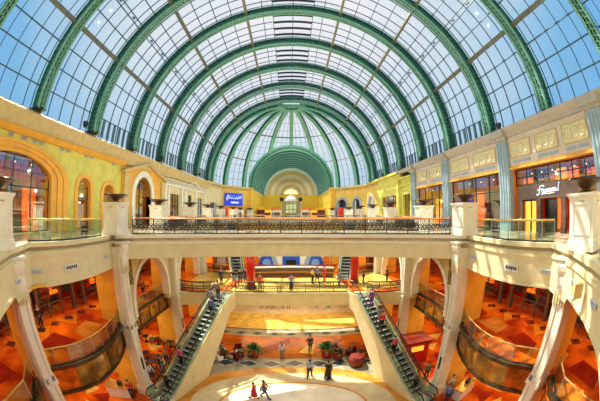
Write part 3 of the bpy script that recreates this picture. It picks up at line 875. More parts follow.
# objects in the far centre
t = empty('glass_kiosk', (0, 84, 0), 0, 'green framed glass lift enclosure at the far centre', 'lift')
m = MB()
for x in (-1.7, -.6, .6, 1.7): m.box(x, -1, 2.4, .16, .16, 4.8)
for z in (.1, 2.4, 4.2, 4.9): m.box(0, -1, z, 3.6, .18, .16)
for x in (-1.7, 1.7): m.box(x, .2, 4.85, .16, 2.4, .2)
m.build('frame', green, t)
m = MB(); m.box(0, -.95, 2.4, 3.3, .03, 4.7); m.build('glazing', gl_shop, t)
m = MB(); m.box(0, .2, 5.05, 4.2, 3.0, .25); m.lathe([(1.8, 5.2), (1.6, 5.9), (1.0, 6.5), (0, 6.8)], n=16); m.build('roof', white, t)
for s in (-1, 1):
    t = empty('globe_lamp', (s*3.2, D3-4.5, 0), 0, 'dark globe on a post, %s of the far lift' % sides[s], 'lamp', 'dark globes at the far end')
    m = MB(); m.lathe([(.1, 0), (.1, 5.4)], n=8); m.build('post', white, t)
    m = MB(); m.lathe([(0, 5.2), (.5, 5.4), (.75, 6.0), (.5, 6.5), (0, 6.7)], n=14); m.build('globe', black, t, smooth=True)
for s in (-1, 1):
    for k, (x, d, mm, nm) in enumerate(((7.6, 88, lityel, 'yellow'), (5.2, 86, white, 'white'), (8.6, 76, darkred, 'dark red'), (4.0, 76, white, 'small white'))):
        t = empty('kiosk', (s*x, d, 0), 0, '%s market kiosk at the far end, %s of the centre' % (nm, sides[s]), 'kiosk', None)
        m = MB(); m.box(0, 0, 1.1, 2.2, 1.4, 2.2); m.build('body', mm, t)
        m = MB(); m.box(0, -.1, 2.5, 2.5, 1.7, .5); m.box(0, -.1, 2.85, 1.8, 1.2, .2); m.build('canopy', orangeg if k % 2 else gold, t)
        m = MB(); m.box(0, -.8, 1.0, 1.8, .3, .9); m.build('counter', brownm, t)
for k, (x, d, l) in enumerate(((-12.7, 50, 'red vending stand beside the dark window'), (9.4, 50, 'bright red stand in front of the curved arches'))):
    t = empty('display_stand', (x, d, 0), 0, l, 'stand'); m = MB(); m.box(0, 0, 1.3, 1.1, .7, 2.2); m.build('board', redm, t)
    m = MB(); m.box(0, 0, .1, 1.3, .9, .2); m.build('base', black, t)
m = MB(); m.box(-3.1, 60, .9, 0, 0, 0)

# ================================================================ COLUMNS, PIERS, ARCADE
CD = [5.5, 13.9, 22.3, 31.0]
def make_column():
    t = empty('column', (0, 0, L0), 0, '', 'column', 'pale pilaster columns around the atrium')
    H = -.7-L0
    m = MB(); m.box(0, 0, H/2, .76, .78, H)
    for j in (-1, 1): m.box(.39, j*.25, H/2+.3, .1, .2, H-1.4); m.box(j*.2, -.4, H/2+.3, .2, .08, H-1.4)
    m.build('shaft', pale, t)
    m = MB(); m.box(0, 0, .35, 1.05, 1.05, .7); m.box(0, 0, .8, .92, .95, .2); m.build('base', pale, t)
    m = MB(); m.box(.02, 0, 5.7, .92, .96, .22); m.box(.02, 0, 5.95, .84, .88, .3); m.build('collar', pale, t)
    m = MB()
    for j in range(-2, 3): m.box(.45, j*.17, H-1.1, .16, .08, 1.0)
    m.build('console_flute', cream, t)
    m = MB(); L = []
    prof = [(.40, H-1.5), (.52, H-1.1), (.56, H-.8), (.52, H-.45), (.62, H-.2), (.66, H+.0), (.62, H+.2), (.38, H+.25), (.38, H-1.5)]
    for y in (-.33, .33): L.append([(x, y, z) for x, z in prof])
    m.loops(L); m.box(.2, 0, H+.3, 1.0, .92, .12); m.build('scroll_capital', pale, t)
    m = MB(); m.box(.45, 0, 2.9, .05, .16, 1.0); m.build('speaker_slot', black, t)
    return t
c0 = make_column(); k = 0
for s in (-1, 1):
    for i, d in enumerate(CD):
        lab = 'tall pale column on the %s side, %s' % (sides[s], ['nearest, carrying the near balcony', 'at the end of the footbridge', 'behind the footbridge between two arches', 'deepest of the row'][i])
        x = s*(11.05 if i == 0 else 10.75)-.12
        rz = 0 if s < 0 else pi
        if k == 0: c0.location = (x, d, L0); c0['label'] = lab
        else: dup(c0, (x, d, L0), rz, lab)
        k += 1
for s in (-1, 1):
    for d in CD: m = MB(); m.box(s*12.15-.12, d+.25, (L0-1.9)/2, 1.9, .95, -1.9-L0); struct(m.build('wall_pier_%s' % sides[s], gold))
# arcade between the bridge-end columns and the next ones
for s in (-1, 1):
    for a, b in ((14.4, 21.85), (22.8, 30.5)):
        c = (a+b)/2+.25; hw = 2.9
        X = s*10.95-.1
        m = MB(); m.holes([(a, -6.3), (c-hw, -6.3)]+[(c-cos(pi*k/20)*hw, -5.1+sin(pi*k/20)*3.1) for k in range(21)]+[(c+hw, -6.3), (b, -6.3), (b, -.4), (a, -.4)], [], lambda u, v, t: (X+t, u, v), 0, s*.5); struct(m.build('wall_arcade_%s' % sides[s], creamd))
for s in (-1, 1):
    for k_, (a, b) in enumerate(((14.4, 21.85), (22.8, 30.5))):
        c = (a+b)/2+.25; hw = 2.9; X = s*10.95-.1; m = MB(); LL = []
        for k in range(-4, 25):
            if k < 0: po = (c-hw-.0, -6.0+.2*(k+4)); pi_ = po; o = (c-hw-.32, po[1]); q = (c-hw+.05, po[1])
            elif k > 20: po = (0, -5.1-.2*(k-20)); o = (c+hw+.32, po[1]); q = (c+hw-.05, po[1])
            else:
                an = pi*k/20; o = (c-cos(an)*(hw+.32), -5.1+sin(an)*(3.42)); q = (c-cos(an)*(hw-.05), -5.1+sin(an)*3.05)
            LL.append([(X-s*.12, *o), (X-s*.12, *q), (X+s*.6, *q), (X+s*.6, *o)])
        m.loops(LL); struct(m.build('trim_%d' % (33+k_+(0 if s < 0 else 2)), pale))
for s in (-1, 1):
    t = empty('spandrel_panel', (s*10.8-.1, 14.98, -2.3), 0, 'dark ornamental panel beside the %s arch under the footbridge end' % sides[s], 'panel', 'ornamental spandrel panels')
    m = MB(); m.box(0, 0, 0, .1, .72, 2.3); fd = m.build('field', bronzed, t)
    m = MB()
    for j in range(5): m.tube([(-s*.07, cos(2*pi*i/8)*.17, -.9+.45*j+sin(2*pi*i/8)*.2) for i in range(8)], .025, 4, closed=True)
    m.build('ornament', brass, fd)

# ================================================================ MIDDLE LEVEL
def l1_path(s):
    base = [(11.3, 13.7), (10.75, 12.6), (10.35, 11.3), (10.1, 10.0), (10.1, 8.8), (10.45, 7.6), (11.1, 6.5), (11.4, 5.9)]
    return [(s*x-.12, y) for x, y in base]
def gy(x): return 24.05-x*x*.014
g1 = [(-11.4+22.8*k/20, gy(-11.4+22.8*k/20)) for k in range(21)]
def far1(x): return 31.0-x*x*.035
# floor slab: outer rect with hole for the near void and one for the back void
nearv = list(l1_path(-1))+[(-11.4, 5.0), (-10.3, 4.1), (-9.7, 3.0), (-9.5, 1.2), (-9.6, -2), (9.5, -2), (9.4, 1.2), (9.6, 3.0), (10.2, 4.1), (11.2, 5.0)]+list(reversed(l1_path(1)))+[(11.6, 14.5), (11.6, gy(11.4))]+[(x, y) for x, y in reversed(g1[:-0 or None])][1:-1]+[(-11.6, gy(11.4)), (-11.6, 14.5)]
farv = [(-4.9+9.8*k/8, far1(-4.9+9.8*k/8)) for k in range(9)]+[(6.5, 37.6), (-6.5, 37.6)]
m = MB(); m.slab([(-19.5, -11), (19.5, -11), (19.5, 38), (-19.5, 38)], L1-.3, L1, [nearv, farv])
fm = struct(m.build('floor_middle', fl_or))
# inlay pattern of the middle floor (same structure family)
def tri(m, pts, z, mi): m.add([(p[0], p[1], z) for p in pts], [tuple(range(len(pts)))], mi)
m = MB()
m.v = []; rnd = random.Random(3)
tri(m, [(-5.9, 24.3), (5.9, 24.3), (5, 29.9), (-5, 29.9)], L1+.004, 1)
tri(m, [(-11, 24.3), (-7, 24.3), (-6, 33), (-11, 33)], L1+.004, 1); tri(m, [(7, 24.3), (11, 24.3), (11, 33), (6, 33)], L1+.004, 1)
for s in (-1, 1):
    for k in range(9):
        y = -1.0+k*2.9+rnd.uniform(-.4, .4)
        a_ = rnd.uniform(0, .8)
        tri(m, [(s*(11.9+a_), y), (s*(13.4+a_), y+.3), (s*(13.9+a_), y+2.1), (s*12.5, y+2.5)], L1+.004, 0 if k % 2 else 4)
        tri(m, [(s*14.2, y+1.2), (s*16.2, y+.4), (s*15.6, y+2.6)], L1+.004, 5)
    for k in range(16):
        y = -1+k*1.55
        tri(m, [(s*15.55, y+.1), (s*16.05, y+.6), (s*15.55, y+1.1), (s*15.05, y+.6)], L1+.008, 3)
struct(m.build('floor_middle.001', [fl_red, fl_yl, fl_red, fl_dk, fl_br, fl_or2]))
# cross gallery fascia + underside
m = MB(); rg = list(reversed(g1))
m.sweep(rg, [(.1, -6), (.1, -7.25), (-.3, -7.25), (-.3, -6)]); m.sweep(rg, [(.16, -5.94), (.16, -6.12), (-.2, -6.12), (-.2, -5.94)])
struct(m.build('trim_37', cream))
m = MB(); m.slab(g1+[(11.4, 30.2), (-11.4, 30.2)], -7.25, -7.15)
for s in (-1, 1): m.slab([(s*11.7, -11), (s*19.3, -11), (s*19.3, 38), (s*11.7, 38)], -7.2, -7.1)
struct(m.build('ceiling_ground', creamd))
# curved bronze-fronted balconies of the middle level
for s in (-1, 1):
    P = l1_path(s); P = P if s < 0 else list(reversed(P))
    t = empty('bronze_balcony', (P[0][0], P[0][1], L1), 0, 'curved balcony front of amber bronze panels on the %s, middle level' % sides[s], 'balcony')
    o = (P[0][0], P[0][1], L1)
    Q = resample(P, 18)
    m = MB(); m.sweep(Q, [(.02, -6.1), (-.05, -7.6), (-.12, -7.6), (-.06, -6.1)]); rel(m, o).build('panel', bronze, t)
    m = MB(); m.sweep(Q, [(.12, -5.9), (.14, -6.1), (-.1, -6.1), (-.1, -5.9)]); rel(m, o).build('top_band', bronzed, t)
    m = MB(); m.sweep(Q, [(.06, -7.52), (.06, -7.68), (-.16, -7.68), (-.16, -7.52)]); rel(m, o).build('bottom_band', bronzed, t)
    for k in (0, 18):
        q = Q[k]; m = MB(); m.box(q[0], q[1], -6.85, .08, .08, 1.5); rel(m, o).build('mullion', bronzed, t)
    glass_rail([p for p in (inset(P, -.12))], L1, 'glass balustrade with gold handrail on the %s bronze balcony' % sides[s], n=9, iron_at=2 if s < 0 else 6)
    m = MB(); m.slab(P+[(s*12.5, P[-1][1]), (s*12.5, P[0][1])] if s < 0 else P+[(s*12.5, P[-1][1]), (s*12.5, P[0][1])], -7.6, -6.3); rel(m, o).build('soffit', bronzed, t) if False else None
for s in (-1, 1):
    P = [(s*11.3, 4.9), (s*10.3, 4.1), (s*9.7, 3.0), (s*9.5, 1.2), (s*9.6, -1.5)]
    if s > 0: P = P[::-1]
    t = empty('bronze_balcony', (P[0][0], P[0][1], L1), 0, 'amber bronze balcony front at the %s edge nearest the camera, middle level' % sides[s], 'balcony')
    o = (P[0][0], P[0][1], L1)
    m = MB(); m.sweep(P, [(.02, -6.1), (-.05, -7.6), (-.12, -7.6), (-.06, -6.1)]); rel(m, o).build('panel', bronze, t)
    m = MB(); m.sweep(P, [(.12, -5.9), (.14, -6.1), (-.1, -6.1), (-.1, -5.9)]); rel(m, o).build('top_band', bronzed, t)
    glass_rail(inset(P, -.12), L1, 'short glass balustrade at the %s edge nearest the camera, middle level' % sides[s], n=4)
# straight balconies inside the arches
for s in (-1, 1):
    X = s*11.65
    t = empty('arch_balcony', (X, 18.3, L1), 0, 'dark amber balcony front inside the %s arch, middle level' % sides[s], 'balcony')
    m = MB(); m.box(0, 0, -.7, .08, 7.2, 1.35); m.build('panel', bronze, t)
    m = MB(); m.box(-s*.05, 0, -.02, .2, 7.3, .16); m.box(-s*.05, 0, -1.4, .2, 7.3, .16)
    m.build('band', bronzed, t)
    for k in range(5): m = MB(); m.box(-s*.06, -3.4+1.7*k, -.7, .06, .07, 1.4); m.build('mullion', bronzed, t)
    glass_rail([(X, 14.9), (X, 21.7)], L1, 'glass balustrade inside the %s arch, middle level' % sides[s], n=4, railm=wood)
# railing of the cross gallery
mid = [p for p in g1 if abs(p[0]) < 5.2]
mid = [(-5.2+10.4*k/12, gy(-5.2+10.4*k/12)+.1) for k in range(13)]
iron_rail(mid, L1, 'thin dark railing with gold scrollwork along the middle cross gallery', pw=1.3, railm=iron)
for s in (-1, 1):
    P = [(s*7.1, gy(7.1)+.1), (s*8.2, gy(8.2)-.15), (s*9.3, gy(9.3)-.1), (s*10.4, gy(10.4)+.4), (s*11.3, gy(11.3)+1.1)]
    P = resample(P, 8); iron_rail(P, L1, 'curved dark railing %s of the %s escalator head' % (('left', 'left') if s < 0 else ('right', 'right')), pw=1.2, railm=iron)
# gold scroll infill on middle rail
# dark curved parapet at the far edge of the cross gallery
fp = [(-4.9+9.8*k/12, far1(-4.9+9.8*k/12)-.1) for k in range(13)]
t = empty('curved_parapet', (0, 31, L1), 0, 'dark brown curved parapet in front of the blue and white mural', 'parapet')
m = MB(); m.sweep(fp, [(.08, L1), (.08, -4.95), (-.08, -4.95), (-.08, L1)]); rel(m, (0, 31, L1)).build('panel', brownm, t)
m = MB(); m.sweep(fp, [(.12, -4.95), (.12, -4.8), (-.12, -4.8), (-.12, -4.95)]); rel(m, (0, 31, L1)).build('coping', pale, t)
m = MB(); m.sweep(fp, [(.1, -5.5), (.1, -5.42), (-.1, -5.42), (-.1, -5.5)]); rel(m, (0, 31, L1)).build('strip', orange, t)
# back wall of the middle level and the mural
m = MB(); m.box(0, 38.2, -6.2, 39, .3, 12); struct(m.build('wall_middle_back', gold))
t = empty('mural', (0, 37.9, -6.2), 0, 'blue and white mural with a black centre block behind the middle level', 'mural')
m = MB(); m.box(0, 0, 0, 11.2, .1, 3.6); m.build('ground', white, t)
def disc(cx, cz, r, mm, nm, y=-.08, r2=0, sx=1):
    m = MB(); n = 28; m.holes([(cx+cos(2*pi*k/n)*r*sx, cz+sin(2*pi*k/n)*r) for k in range(n)], [[(cx+cos(2*pi*k/n)*r2*sx, cz+sin(2*pi*k/n)*r2) for k in range(n)]] if r2 else [], lambda u, v, t_: (u, t_, v), y, y+.04); m.build(nm, mm, t)
bl = mat('cobalt_paint', (.01, .12, .70), .4, noise=.2); bl2 = mat('sky_paint', (.20, .42, .85), .4)
for s in (-1, 1):
    disc(s*3.5, .3, 1.25, bl, 'blue_disc', sx=1.1); disc(s*3.5, .45, .6, bl2, 'pale_disc', -.13)
    m = MB(); m.holes([(s*1.1, -1.7), (s*2.0, -1.7), (s*2.9, 1.7), (s*2.3, 1.7)], [], lambda u, v, t_: (u, t_, v), -.09, -.05); m.build('grey_streak', bluegrey, t)
    m = MB(); m.holes([(s*5.0, 1.7), (s*5.5, 1.7), (s*5.5, -.9), (s*4.4, .9)], [], lambda u, v, t_: (u, t_, v), -.09, -.05); m.build('orange_streak', orangeg, t)
m = MB(); m.box(0, -.08, 0, 2.5, .06, 3.4); m.build('blue_block', bl, t)
m = MB(); m.box(0, -.13, .2, 1.4, .05, 1.5); m.box(0, -.13, -.9, 1.9, .05, .9); m.build('black_figure', black, t)
m = MB(); m.holes([(-.25, -.4), (.25, -.4), (0, -1.2)], [], lambda u, v, t_: (u, t_, v), -.18, -.16); m.build('white_collar', white, t)
# display boards and little railings beside it
for s in (-1, 1):
    for k in range(4):
        t = empty('display_board', (s*(8.2+2.1*k), 37.95, -5.9), 0, '%s lit shop board on the middle level back wall, %s of the mural' % (['first', 'second', 'third', 'fourth'][k], sides[s]), 'display')
        m = MB(); m.box(0, 0, .9, 1.7, .08, 2.9); m.build('frame', brownm, t)
        m = MB(); m.box(0, -.06, .9, 1.4, .04, 2.5); m.build('picture', [lityel, pale, litor, redo][(k+(s > 0)) % 4], t)
    iron_rail([(s*6.6, 31.2), (s*11, 32.0)], L1, 'short railing on the %s beyond the red column, middle level' % sides[s], pw=1.4, railm=brass)
for x, d, l in ((-3.95, 25.4, 'left of the two round red columns on the cross gallery'), (6.7, 27.2, 'right of the two round red columns on the cross gallery')):
    t = empty('red_column', (x, d, L1), 0, l, 'column')
    m = MB(); m.lathe([(.42, 0), (.42, 4.55)], n=20); m.build('shaft', redm, t, smooth=True)
    m = MB(); m.lathe([(.52, 0), (.52, .3), (.44, .35)], n=20); m.build('base', brownm, t)
    m = MB(); m.lathe([(.43, 3.0), (.43, 4.0)], n=20); m.build('orange_band', orangeg, t); t.children[-1].scale = (1.03, 1.03, 1)

# ================================================================ SIDE SHOPS, MIDDLE AND GROUND LEVEL
def side_shops(zf, h, lev):
    for s in (-1, 1):
        m = MB(); m.box(s*19.3, 13, zf+h/2, .3, 50, h); struct(m.build('wall_%s_%s' % (sides[s], lev), redo))
        k = 0
        for a, b in ((-3.5, 4.2), (5.0, 9.2), (9.6, 14.0), (15, 22), (23, 30)):
            t = empty('lower_shop', (s*16.6, (a+b)/2, zf), 0, 'red and orange shop unit on the %s, %s level, %s bay' % (sides[s], lev, ['nearest', 'second', 'third', 'fourth', 'fifth'][k]), 'shop front', None)
            w = b-a
            m = MB(); m.box(0, 0, h-.45, .2, w, .9); m.build('sign_band', darkred if k % 2 else glowred, t)
            m = MB()
            for q in range(int(w/.45)): m.box(-s*.12, -w/2+.25+q*.45, h-.5, .08, .12, .7)
            m.build('sign_fin', redo if k % 2 else orangeg, t)
            m = MB()
            for q in (-1, 1): m.box(0, q*(w/2-.15), (h-.9)/2, .3, .3, h-.9)
            m.box(0, w*.12, (h-.9)/2, .12, .1, h-.9); m.box(0, -w*.2, (h-.9)/2, .12, .1, h-.9)
            m.build('pier', brownm, t)
            m = MB(); m.box(-s*.05, w*.3, h*.62, .12, w*.2, h*.5); m.build('black_banner', black, t)
            m = MB()
            for q in range(5): m.box(0, 0, .5+q*.55, .08, w-.5, .06)
            m.build('cross_bar', brownm, t)
            for q in range(3):
                m = MB(); y = -w*.3+q*w*.3; d_ = s*(1.0+.5*q)
                for j in range(4): m.box(d_, y, .35+j*.55, .4, w*.22, .05)
                m.box(d_+s*.2, y, 1.1, .05, w*.22, 2.2); su = m._build('shelf_unit', [darkred, brownm, black][q], t)
                m = MB(); rn = random.Random(q+k*7)
                for j in range(1, 4):
                    for i in range(2): hh = rn.uniform(.2, .38); m.box(d_, y-w*.055+i*w*.11, .38+j*.55+hh/2, .28, w*.085, hh)
                m.build('goods', [redm, litor, brownm][(q+k) % 3], su)
            m = MB(); m.box(s*1.9, 0, 1.9, .08, w*.5, 1.2); m.build('lit_back_wall', litor, t)
            k += 1
side_shops(L1, 4.1, 'middle'); side_shops(L0, 4.85, 'ground')
# downlights on gallery ceilings
dl = None; k = 0
for s in (-1, 1):
    for zc_, lev in ((-1.96, 'middle'), (-7.22, 'ground')):
        for d in (1.5, 7.5, 11.5, 16.5, 20, 26):
            lab = 'small round ceiling light over the %s %s walkway, %s from the front' % (sides[s], lev, {1.5: 'first', 7.5: 'second', 11.5: 'third', 16.5: 'fourth', 20: 'fifth', 26: 'sixth'}[d])
            if dl is None:
                dl = empty('ceiling_light', (s*14, d, zc_), 0, lab, 'ceiling light', 'round ceiling lights of the lower walkways')
                m = MB(); m.lathe([(0, -.03), (.17, -.03), (.17, 0)], n=14); m.build('lens', litwarm, dl)
                m = MB(); m.tube([(cos(2*pi*i/16)*.19, sin(2*pi*i/16)*.19, -.02) for i in range(16)], .025, 5, closed=True); m.build('ring', brass, dl)
            else: dup(dl, (s*14, d, zc_), 0, lab)

# ================================================================ GROUND FLOOR
m = MB(); z = L0
m.slab([(-19.5, -11), (19.5, -11), (19.5, 38), (-19.5, 38)], z-.3, z, mi=0)
def ell(cx, cy, rx, ry, n=48, a0=0, a1=2*pi): return [(cx+cos(a0+(a1-a0)*k/n)*rx, cy+sin(a0+(a1-a0)*k/n)*ry) for k in range(n)]
def flat(pts, lv, mi): m.add([(p[0], p[1], z+.004*lv) for p in pts], [tuple(range(len(pts)))], mi)
flat([(-9.6, 5), (9.6, 5), (9.6, 16), (8.6, 19.6), (6.2, 21.8), (-6.2, 21.8), (-8.6, 19.6), (-9.6, 16)], 1, 3)   # grey-green field
flat(ell(0, 14.6, 8.4, 5.75), 2, 1)      # amber ring
flat(ell(0, 14.4, 7.3, 4.9), 3, 2)       # cream
flat(ell(0, 14.3, 5.3, 3.6), 4, 1)
flat(ell(0, 14.3, 5.1, 3.4), 5, 8)
for q in range(-4, 5):                    # slate diamonds
    cx = q*2.05+.2; cy = 20.9-abs(q)*.14
    flat([(cx-1.02, cy), (cx, cy-.66), (cx+1.02, cy), (cx, cy+.66)], 6, 8); flat([(cx-.9, cy), (cx, cy-.56), (cx+.9, cy), (cx, cy+.56)], 7, 4)
flat([(-10.8, 21.8), (10.8, 21.8), (10.8, 26.6), (-10.8, 26.6)], 1, 9)
flat([(-10.8, 28.6), (10.8, 28.6), (10.8, 33.6), (-10.8, 33.6)], 1, 7)
flat([(-10.8, 33.6), (10.8, 33.6), (10.8, 37.9), (-10.8, 37.9)], 1, 2)
flat([(-12, 26.6), (12, 26.6), (12, 28.3), (-12, 28.3)], 1, 3)
for q in range(-6, 7):
    cx = q*1.9; flat([(cx-.6, 27.3), (cx, 26.9), (cx+.6, 27.3), (cx, 27.7)], 2, 4)
flat([(-12, 28.35), (12, 28.35), (12, 28.6), (-12, 28.6)], 2, 6)
flat([(-4.0, 23.0), (-3.0, 22.3), (-.2, 25.0), (-.2, 26.3)], 2, 5)
flat([(3.6, 22.4), (2.6, 22.9), (4.6, 25.8), (5.4, 25.4)], 2, 5)
flat([(-10.5, 22.6), (-8, 22.2), (-7, 24.6)], 2, 5); flat([(6.5, 22.4), (9.5, 22.8), (8, 25.4)], 2, 5)
flat([(.6, 23), (2.0, 22.6), (2.4, 25.6)], 2, 7)
for s in (-1, 1):
    for q in range(13):
        y = 1+q*1.9; x0 = s*(11.2+(q % 2)*1.6)
        flat([(x0, y), (x0+s*1.9, y+.5), (x0+s*.7, y+1.7)], 2, 5); flat([(x0+s*2.3, y+.2), (x0+s*3.6, y+1.5), (x0+s*1.8, y+1.7)], 2, 7)
m.slab([(-2, -2), (-1.99, -2), (-1.99, -1.99)], z-.1, z-.05)
struct(m.build('floor', [fl_or, fl_br, fl_cr, fl_gr, fl_bl, fl_red, fl_bl, fl_yl, fl_lt, fl_oc]))
m = MB(); m.box(0, 38.05, -9.7, 39, .3, 4.8); struct(m.build('wall_ground_back', orange))
for k, x in enumerate((-4.2, -3.4, -2.6, -1.2, -.4, 3.6, 5.1)):
    t = empty('doorway_frame', (x, 35.6, L0), 0, 'thin dark upright frame at the back of the ground floor, %s from the left' % ['first', 'second', 'third', 'fourth', 'fifth', 'sixth', 'seventh'][k], 'frame', 'dark frames at the ground floor back')
    m = MB(); m.box(-.14, 0, 1.5, .08, .12, 3); m.box(.14, 0, 1.5, .08, .12, 3); m.box(0, 0, 3.0, .36, .12, .1); m.build('jamb', black, t)

# ================================================================ ESCALATORS
def escalator(pb, pt, zb, zt, label, W=1.7, foot=.52, solid=True):
    L = hypot(pt[0]-pb[0], pt[1]-pb[1]); rz = atan2(pt[1]-pb[1], pt[0]-pb[0]); H = zt-zb
    t = empty('escalator', (pb[0], pb[1], zb), rz, label, 'escalator', 'escalators')
    a, b = 1.1, L-.9
    def zz(x): return 0.06 if x <= a else (H+.02 if x >= b else .06+(x-a)/(b-a)*(H-.04))
    # truss cladding
    th = 1.15
    if solid: low = [(L+.1, H-1.2), (L*.93, H-1.35), (L*foot, 0.0), (0, 0.0)]
    else: low = [(L+.1, H-1.1), (L*.92, H-1.2), (L*.13, 0.0), (0, 0)]
    prof = [(0, .25), (a, .3), (b, H+.25), (L+.1, H+.25)]+low
    for nm, y in (('cladding', -W/2), ('cladding', W/2)):
        m = MB(); m.holes(prof, [], lambda u, v, t_: (u, t_, v), y-.09, y+.09); m.build(nm, cream, t)
    m = MB(); pr = low+[(0, .12)]
    m.loops([[(x, -W/2, zz_), (x, W/2, zz_), (x, W/2, zz_+.08), (x, -W/2, zz_+.08)] for x, zz_ in ([(L+.1, H-1.2), (L*.93, H-1.35), (L*foot, 0.02)] if solid else [(L+.1, H-1.1), (L*.92, H-1.2), (L*.13, .02)])])
    m.build('underside', creamd, t)
    # steps
    n = int((b-a)/.4)
    me = None
    for k in range(n):
        x = a+(b-a)*(k+.5)/n; z_ = zz(x); sx = (b-a)/n
        if me is None:
            m = MB(); m.box(0, 0, -.06, sx, W-.5, .04, mi=0); m.box(-sx/2+.02, 0, -.18, .03, W-.5, .24, mi=1); m.box(-sx/2+.04, 0, -.035, .06, W-.5, .012, mi=2)
            o = m.build('step', [stepm, black, white], t); me = o.data
        else: o = bpy.data.objects.new('step', me); COL.objects.link(o); o.parent = t
        o.location = (x, 0, z_)
    m = MB(); m.box(a/2, 0, .04, a, W-.4, .04); m.box((b+L)/2, 0, H+.0, L-b, W-.4, .04); m.build('comb_plate', steel, t)
    for sd in (-1, 1):
        y = sd*(W/2-.12)
        m = MB(); path = [(-.15, .62), (.1, .98), (a-.1, 1.05), (b, H+1.05), (L-.1, H+1.05), (L+.25, H+.7)]
        m.tube([(x, y, z_) for x, z_ in path], .06, 6); m.tube([(-.15, y, .62), (0, y, .3), (.4, y, .28)], .05, 6); m.build('handrail', rubber, t)
        m = MB(); m.holes([(0, .2), (.12, .93), (a-.1, 1.0), (b, H+1.0), (L-.1, H+1.0), (L+.1, H+.3), (b, H+.3), (a, .3)], [], lambda u, v, t_: (u, t_, v), y-.012, y+.012); m.build('glass_panel', gl_rail, t)
        m = MB(); m.holes([(0, .2), (a, .26), (b, H+.26), (L, H+.26), (L, H+.34), (b, H+.34), (a, .36), (0, .3)], [], lambda u, v, t_: (u, t_, v), y-.06, y+.06); m.build('skirt', steel, t)
    return t, rz, zz, L
EL = escalator((-9.6, 12.9), (-6.0, 23.1), L0, L1, 'left escalator with cream side climbing from ground to middle level')
ER = escalator((9.4, 12.9), (6.15, 23.1), L0, L1, 'right escalator with cream side climbing from ground to middle level')
EFL = escalator((-5.75, 28.6), (-8.8, 37.9), L1, 0, 'far left escalator rising behind the cross gallery', W=1.5, solid=False)
EFR = escalator((5.75, 28.6), (8.8, 37.9), L1, 0, 'far right escalator rising behind the cross gallery', W=1.5, solid=False)

# fascia vents, number plates and the floodlight
def on_path(path, x=None, y=None):
    best = None
    for a, b in zip(path, path[1:]):
        for k in range(21):
            q = (a[0]+(b[0]-a[0])*k/20, a[1]+(b[1]-a[1])*k/20)
            e = abs(q[1]-y)
            if best is None or e < best[0]: best = (e, q, atan2(b[1]-a[1], b[0]-a[0]))
    return best[1], best[2]
vi = 0
for s, lst in ((-1, ((7.05, -1.25, 'vent', 'near the outer end of the left balcony fascia'), (9.2, -1.25, 'plate', ''), (12.6, -1.2, 'vent', 'by the footbridge end of the left balcony fascia'), (5.4, -1.3, 'vent', 'beside the nearest left column'))),
               (1, ((7.05, -1.25, 'vent', 'near the outer end of the right balcony fascia'), (9.0, -1.25, 'plate', ''), (12.6, -1.2, 'vent', 'by the footbridge end of the right balcony fascia'), (4.3, -1.05, 'vent', 'left of the floodlight box on the right'), (2.6, -1.0, 'vent', 'right of the floodlight box on the right')))):
    for y, z_, kd, w in lst:
        path = side_path(s) if y > 6.8 else near_path(s)
        q, an = on_path(path, y=y)
        n = Vector((-sin(an), cos(an))); 
        if n.x*s > 0: n = -n
        loc = (q[0]+n.x*.06, q[1]+n.y*.06, z_)
        if kd == 'vent':
            t = empty('fascia_vent', loc, an, 'blue-grey slot vent ' + w, 'vent', 'slot vents on the balcony fascias')
            m = MB(); m.box(0, 0, 0, .62, .05, .2); m.build('frame', white, t)
            m = MB()
            for j in range(4): m.box(0, 0, -.07+.045*j, .58, .08, .022)
            m.build('louvre', ventm, t)
        else:
            t = empty('name_plate', loc, an, 'small white plate with dark lettering on the %s balcony fascia' % sides[s], 'sign')
            m = MB(); m.box(0, 0, 0, .95, .04, .3); m.build('plate', white, t)
            m = MB()
            for j in range(6): m.box(-.34+.135*j, 0, 0 if j % 2 else .02, .085, .075, .15 if j % 3 else .18)
            m.build('lettering', black, t)
q, an = on_path(near_path(1), y=3.4)
t = empty('floodlight_box', (q[0]-.3, q[1]+.25, -.9), an+pi/2, 'small tan floodlight box on the near right fascia', 'lamp')
m = MB(); m.box(0, 0, 0, .35, .3, .45); m.build('housing', tan, t); m = MB(); m.box(-.12, 0, -.25, .25, .26, .06); m.build('lens', white, t)

# ================================================================ FURNITURE ON THE GROUND FLOOR
def armchair(mm):
    t = empty('armchair', (0, 0, 0), 0, '', 'armchair', 'lounge chairs of the cafe')
    m = MB(); m.box(0, 0, .3, .62, .6, .22); m.box(0, -.02, .44, .56, .54, .08); m.build('seat', mm, t)
    m = MB(); m.box(0, .3, .62, .66, .12, .62); m.build('backrest', mm, t)
    for sd in (-1, 1): m = MB(); m.box(sd*.34, 0, .45, .1, .62, .34); m.build('armrest', mm, t)
    for a in (-1, 1):
        for b in (-1, 1): m = MB(); m.box(a*.27, b*.25, .1, .06, .06, .2); m.build('leg', black, t)
    return t
def cafe_table():
    t = empty('cafe_table', (0, 0, 0), 0, '', 'table', 'small round cafe tables')
    m = MB(); m.lathe([(0, .7), (.4, .7), (.4, .74), (0, .74)], n=18); m.build('tabletop', black, t)
    m = MB(); m.lathe([(.05, 0), (.05, .7)], n=8); m.build('pedestal', black, t)
    m = MB(); m.lathe([(0, 0), (.26, 0), (.26, .03), (0, .05)], n=14); m.build('base', black, t)
    return t
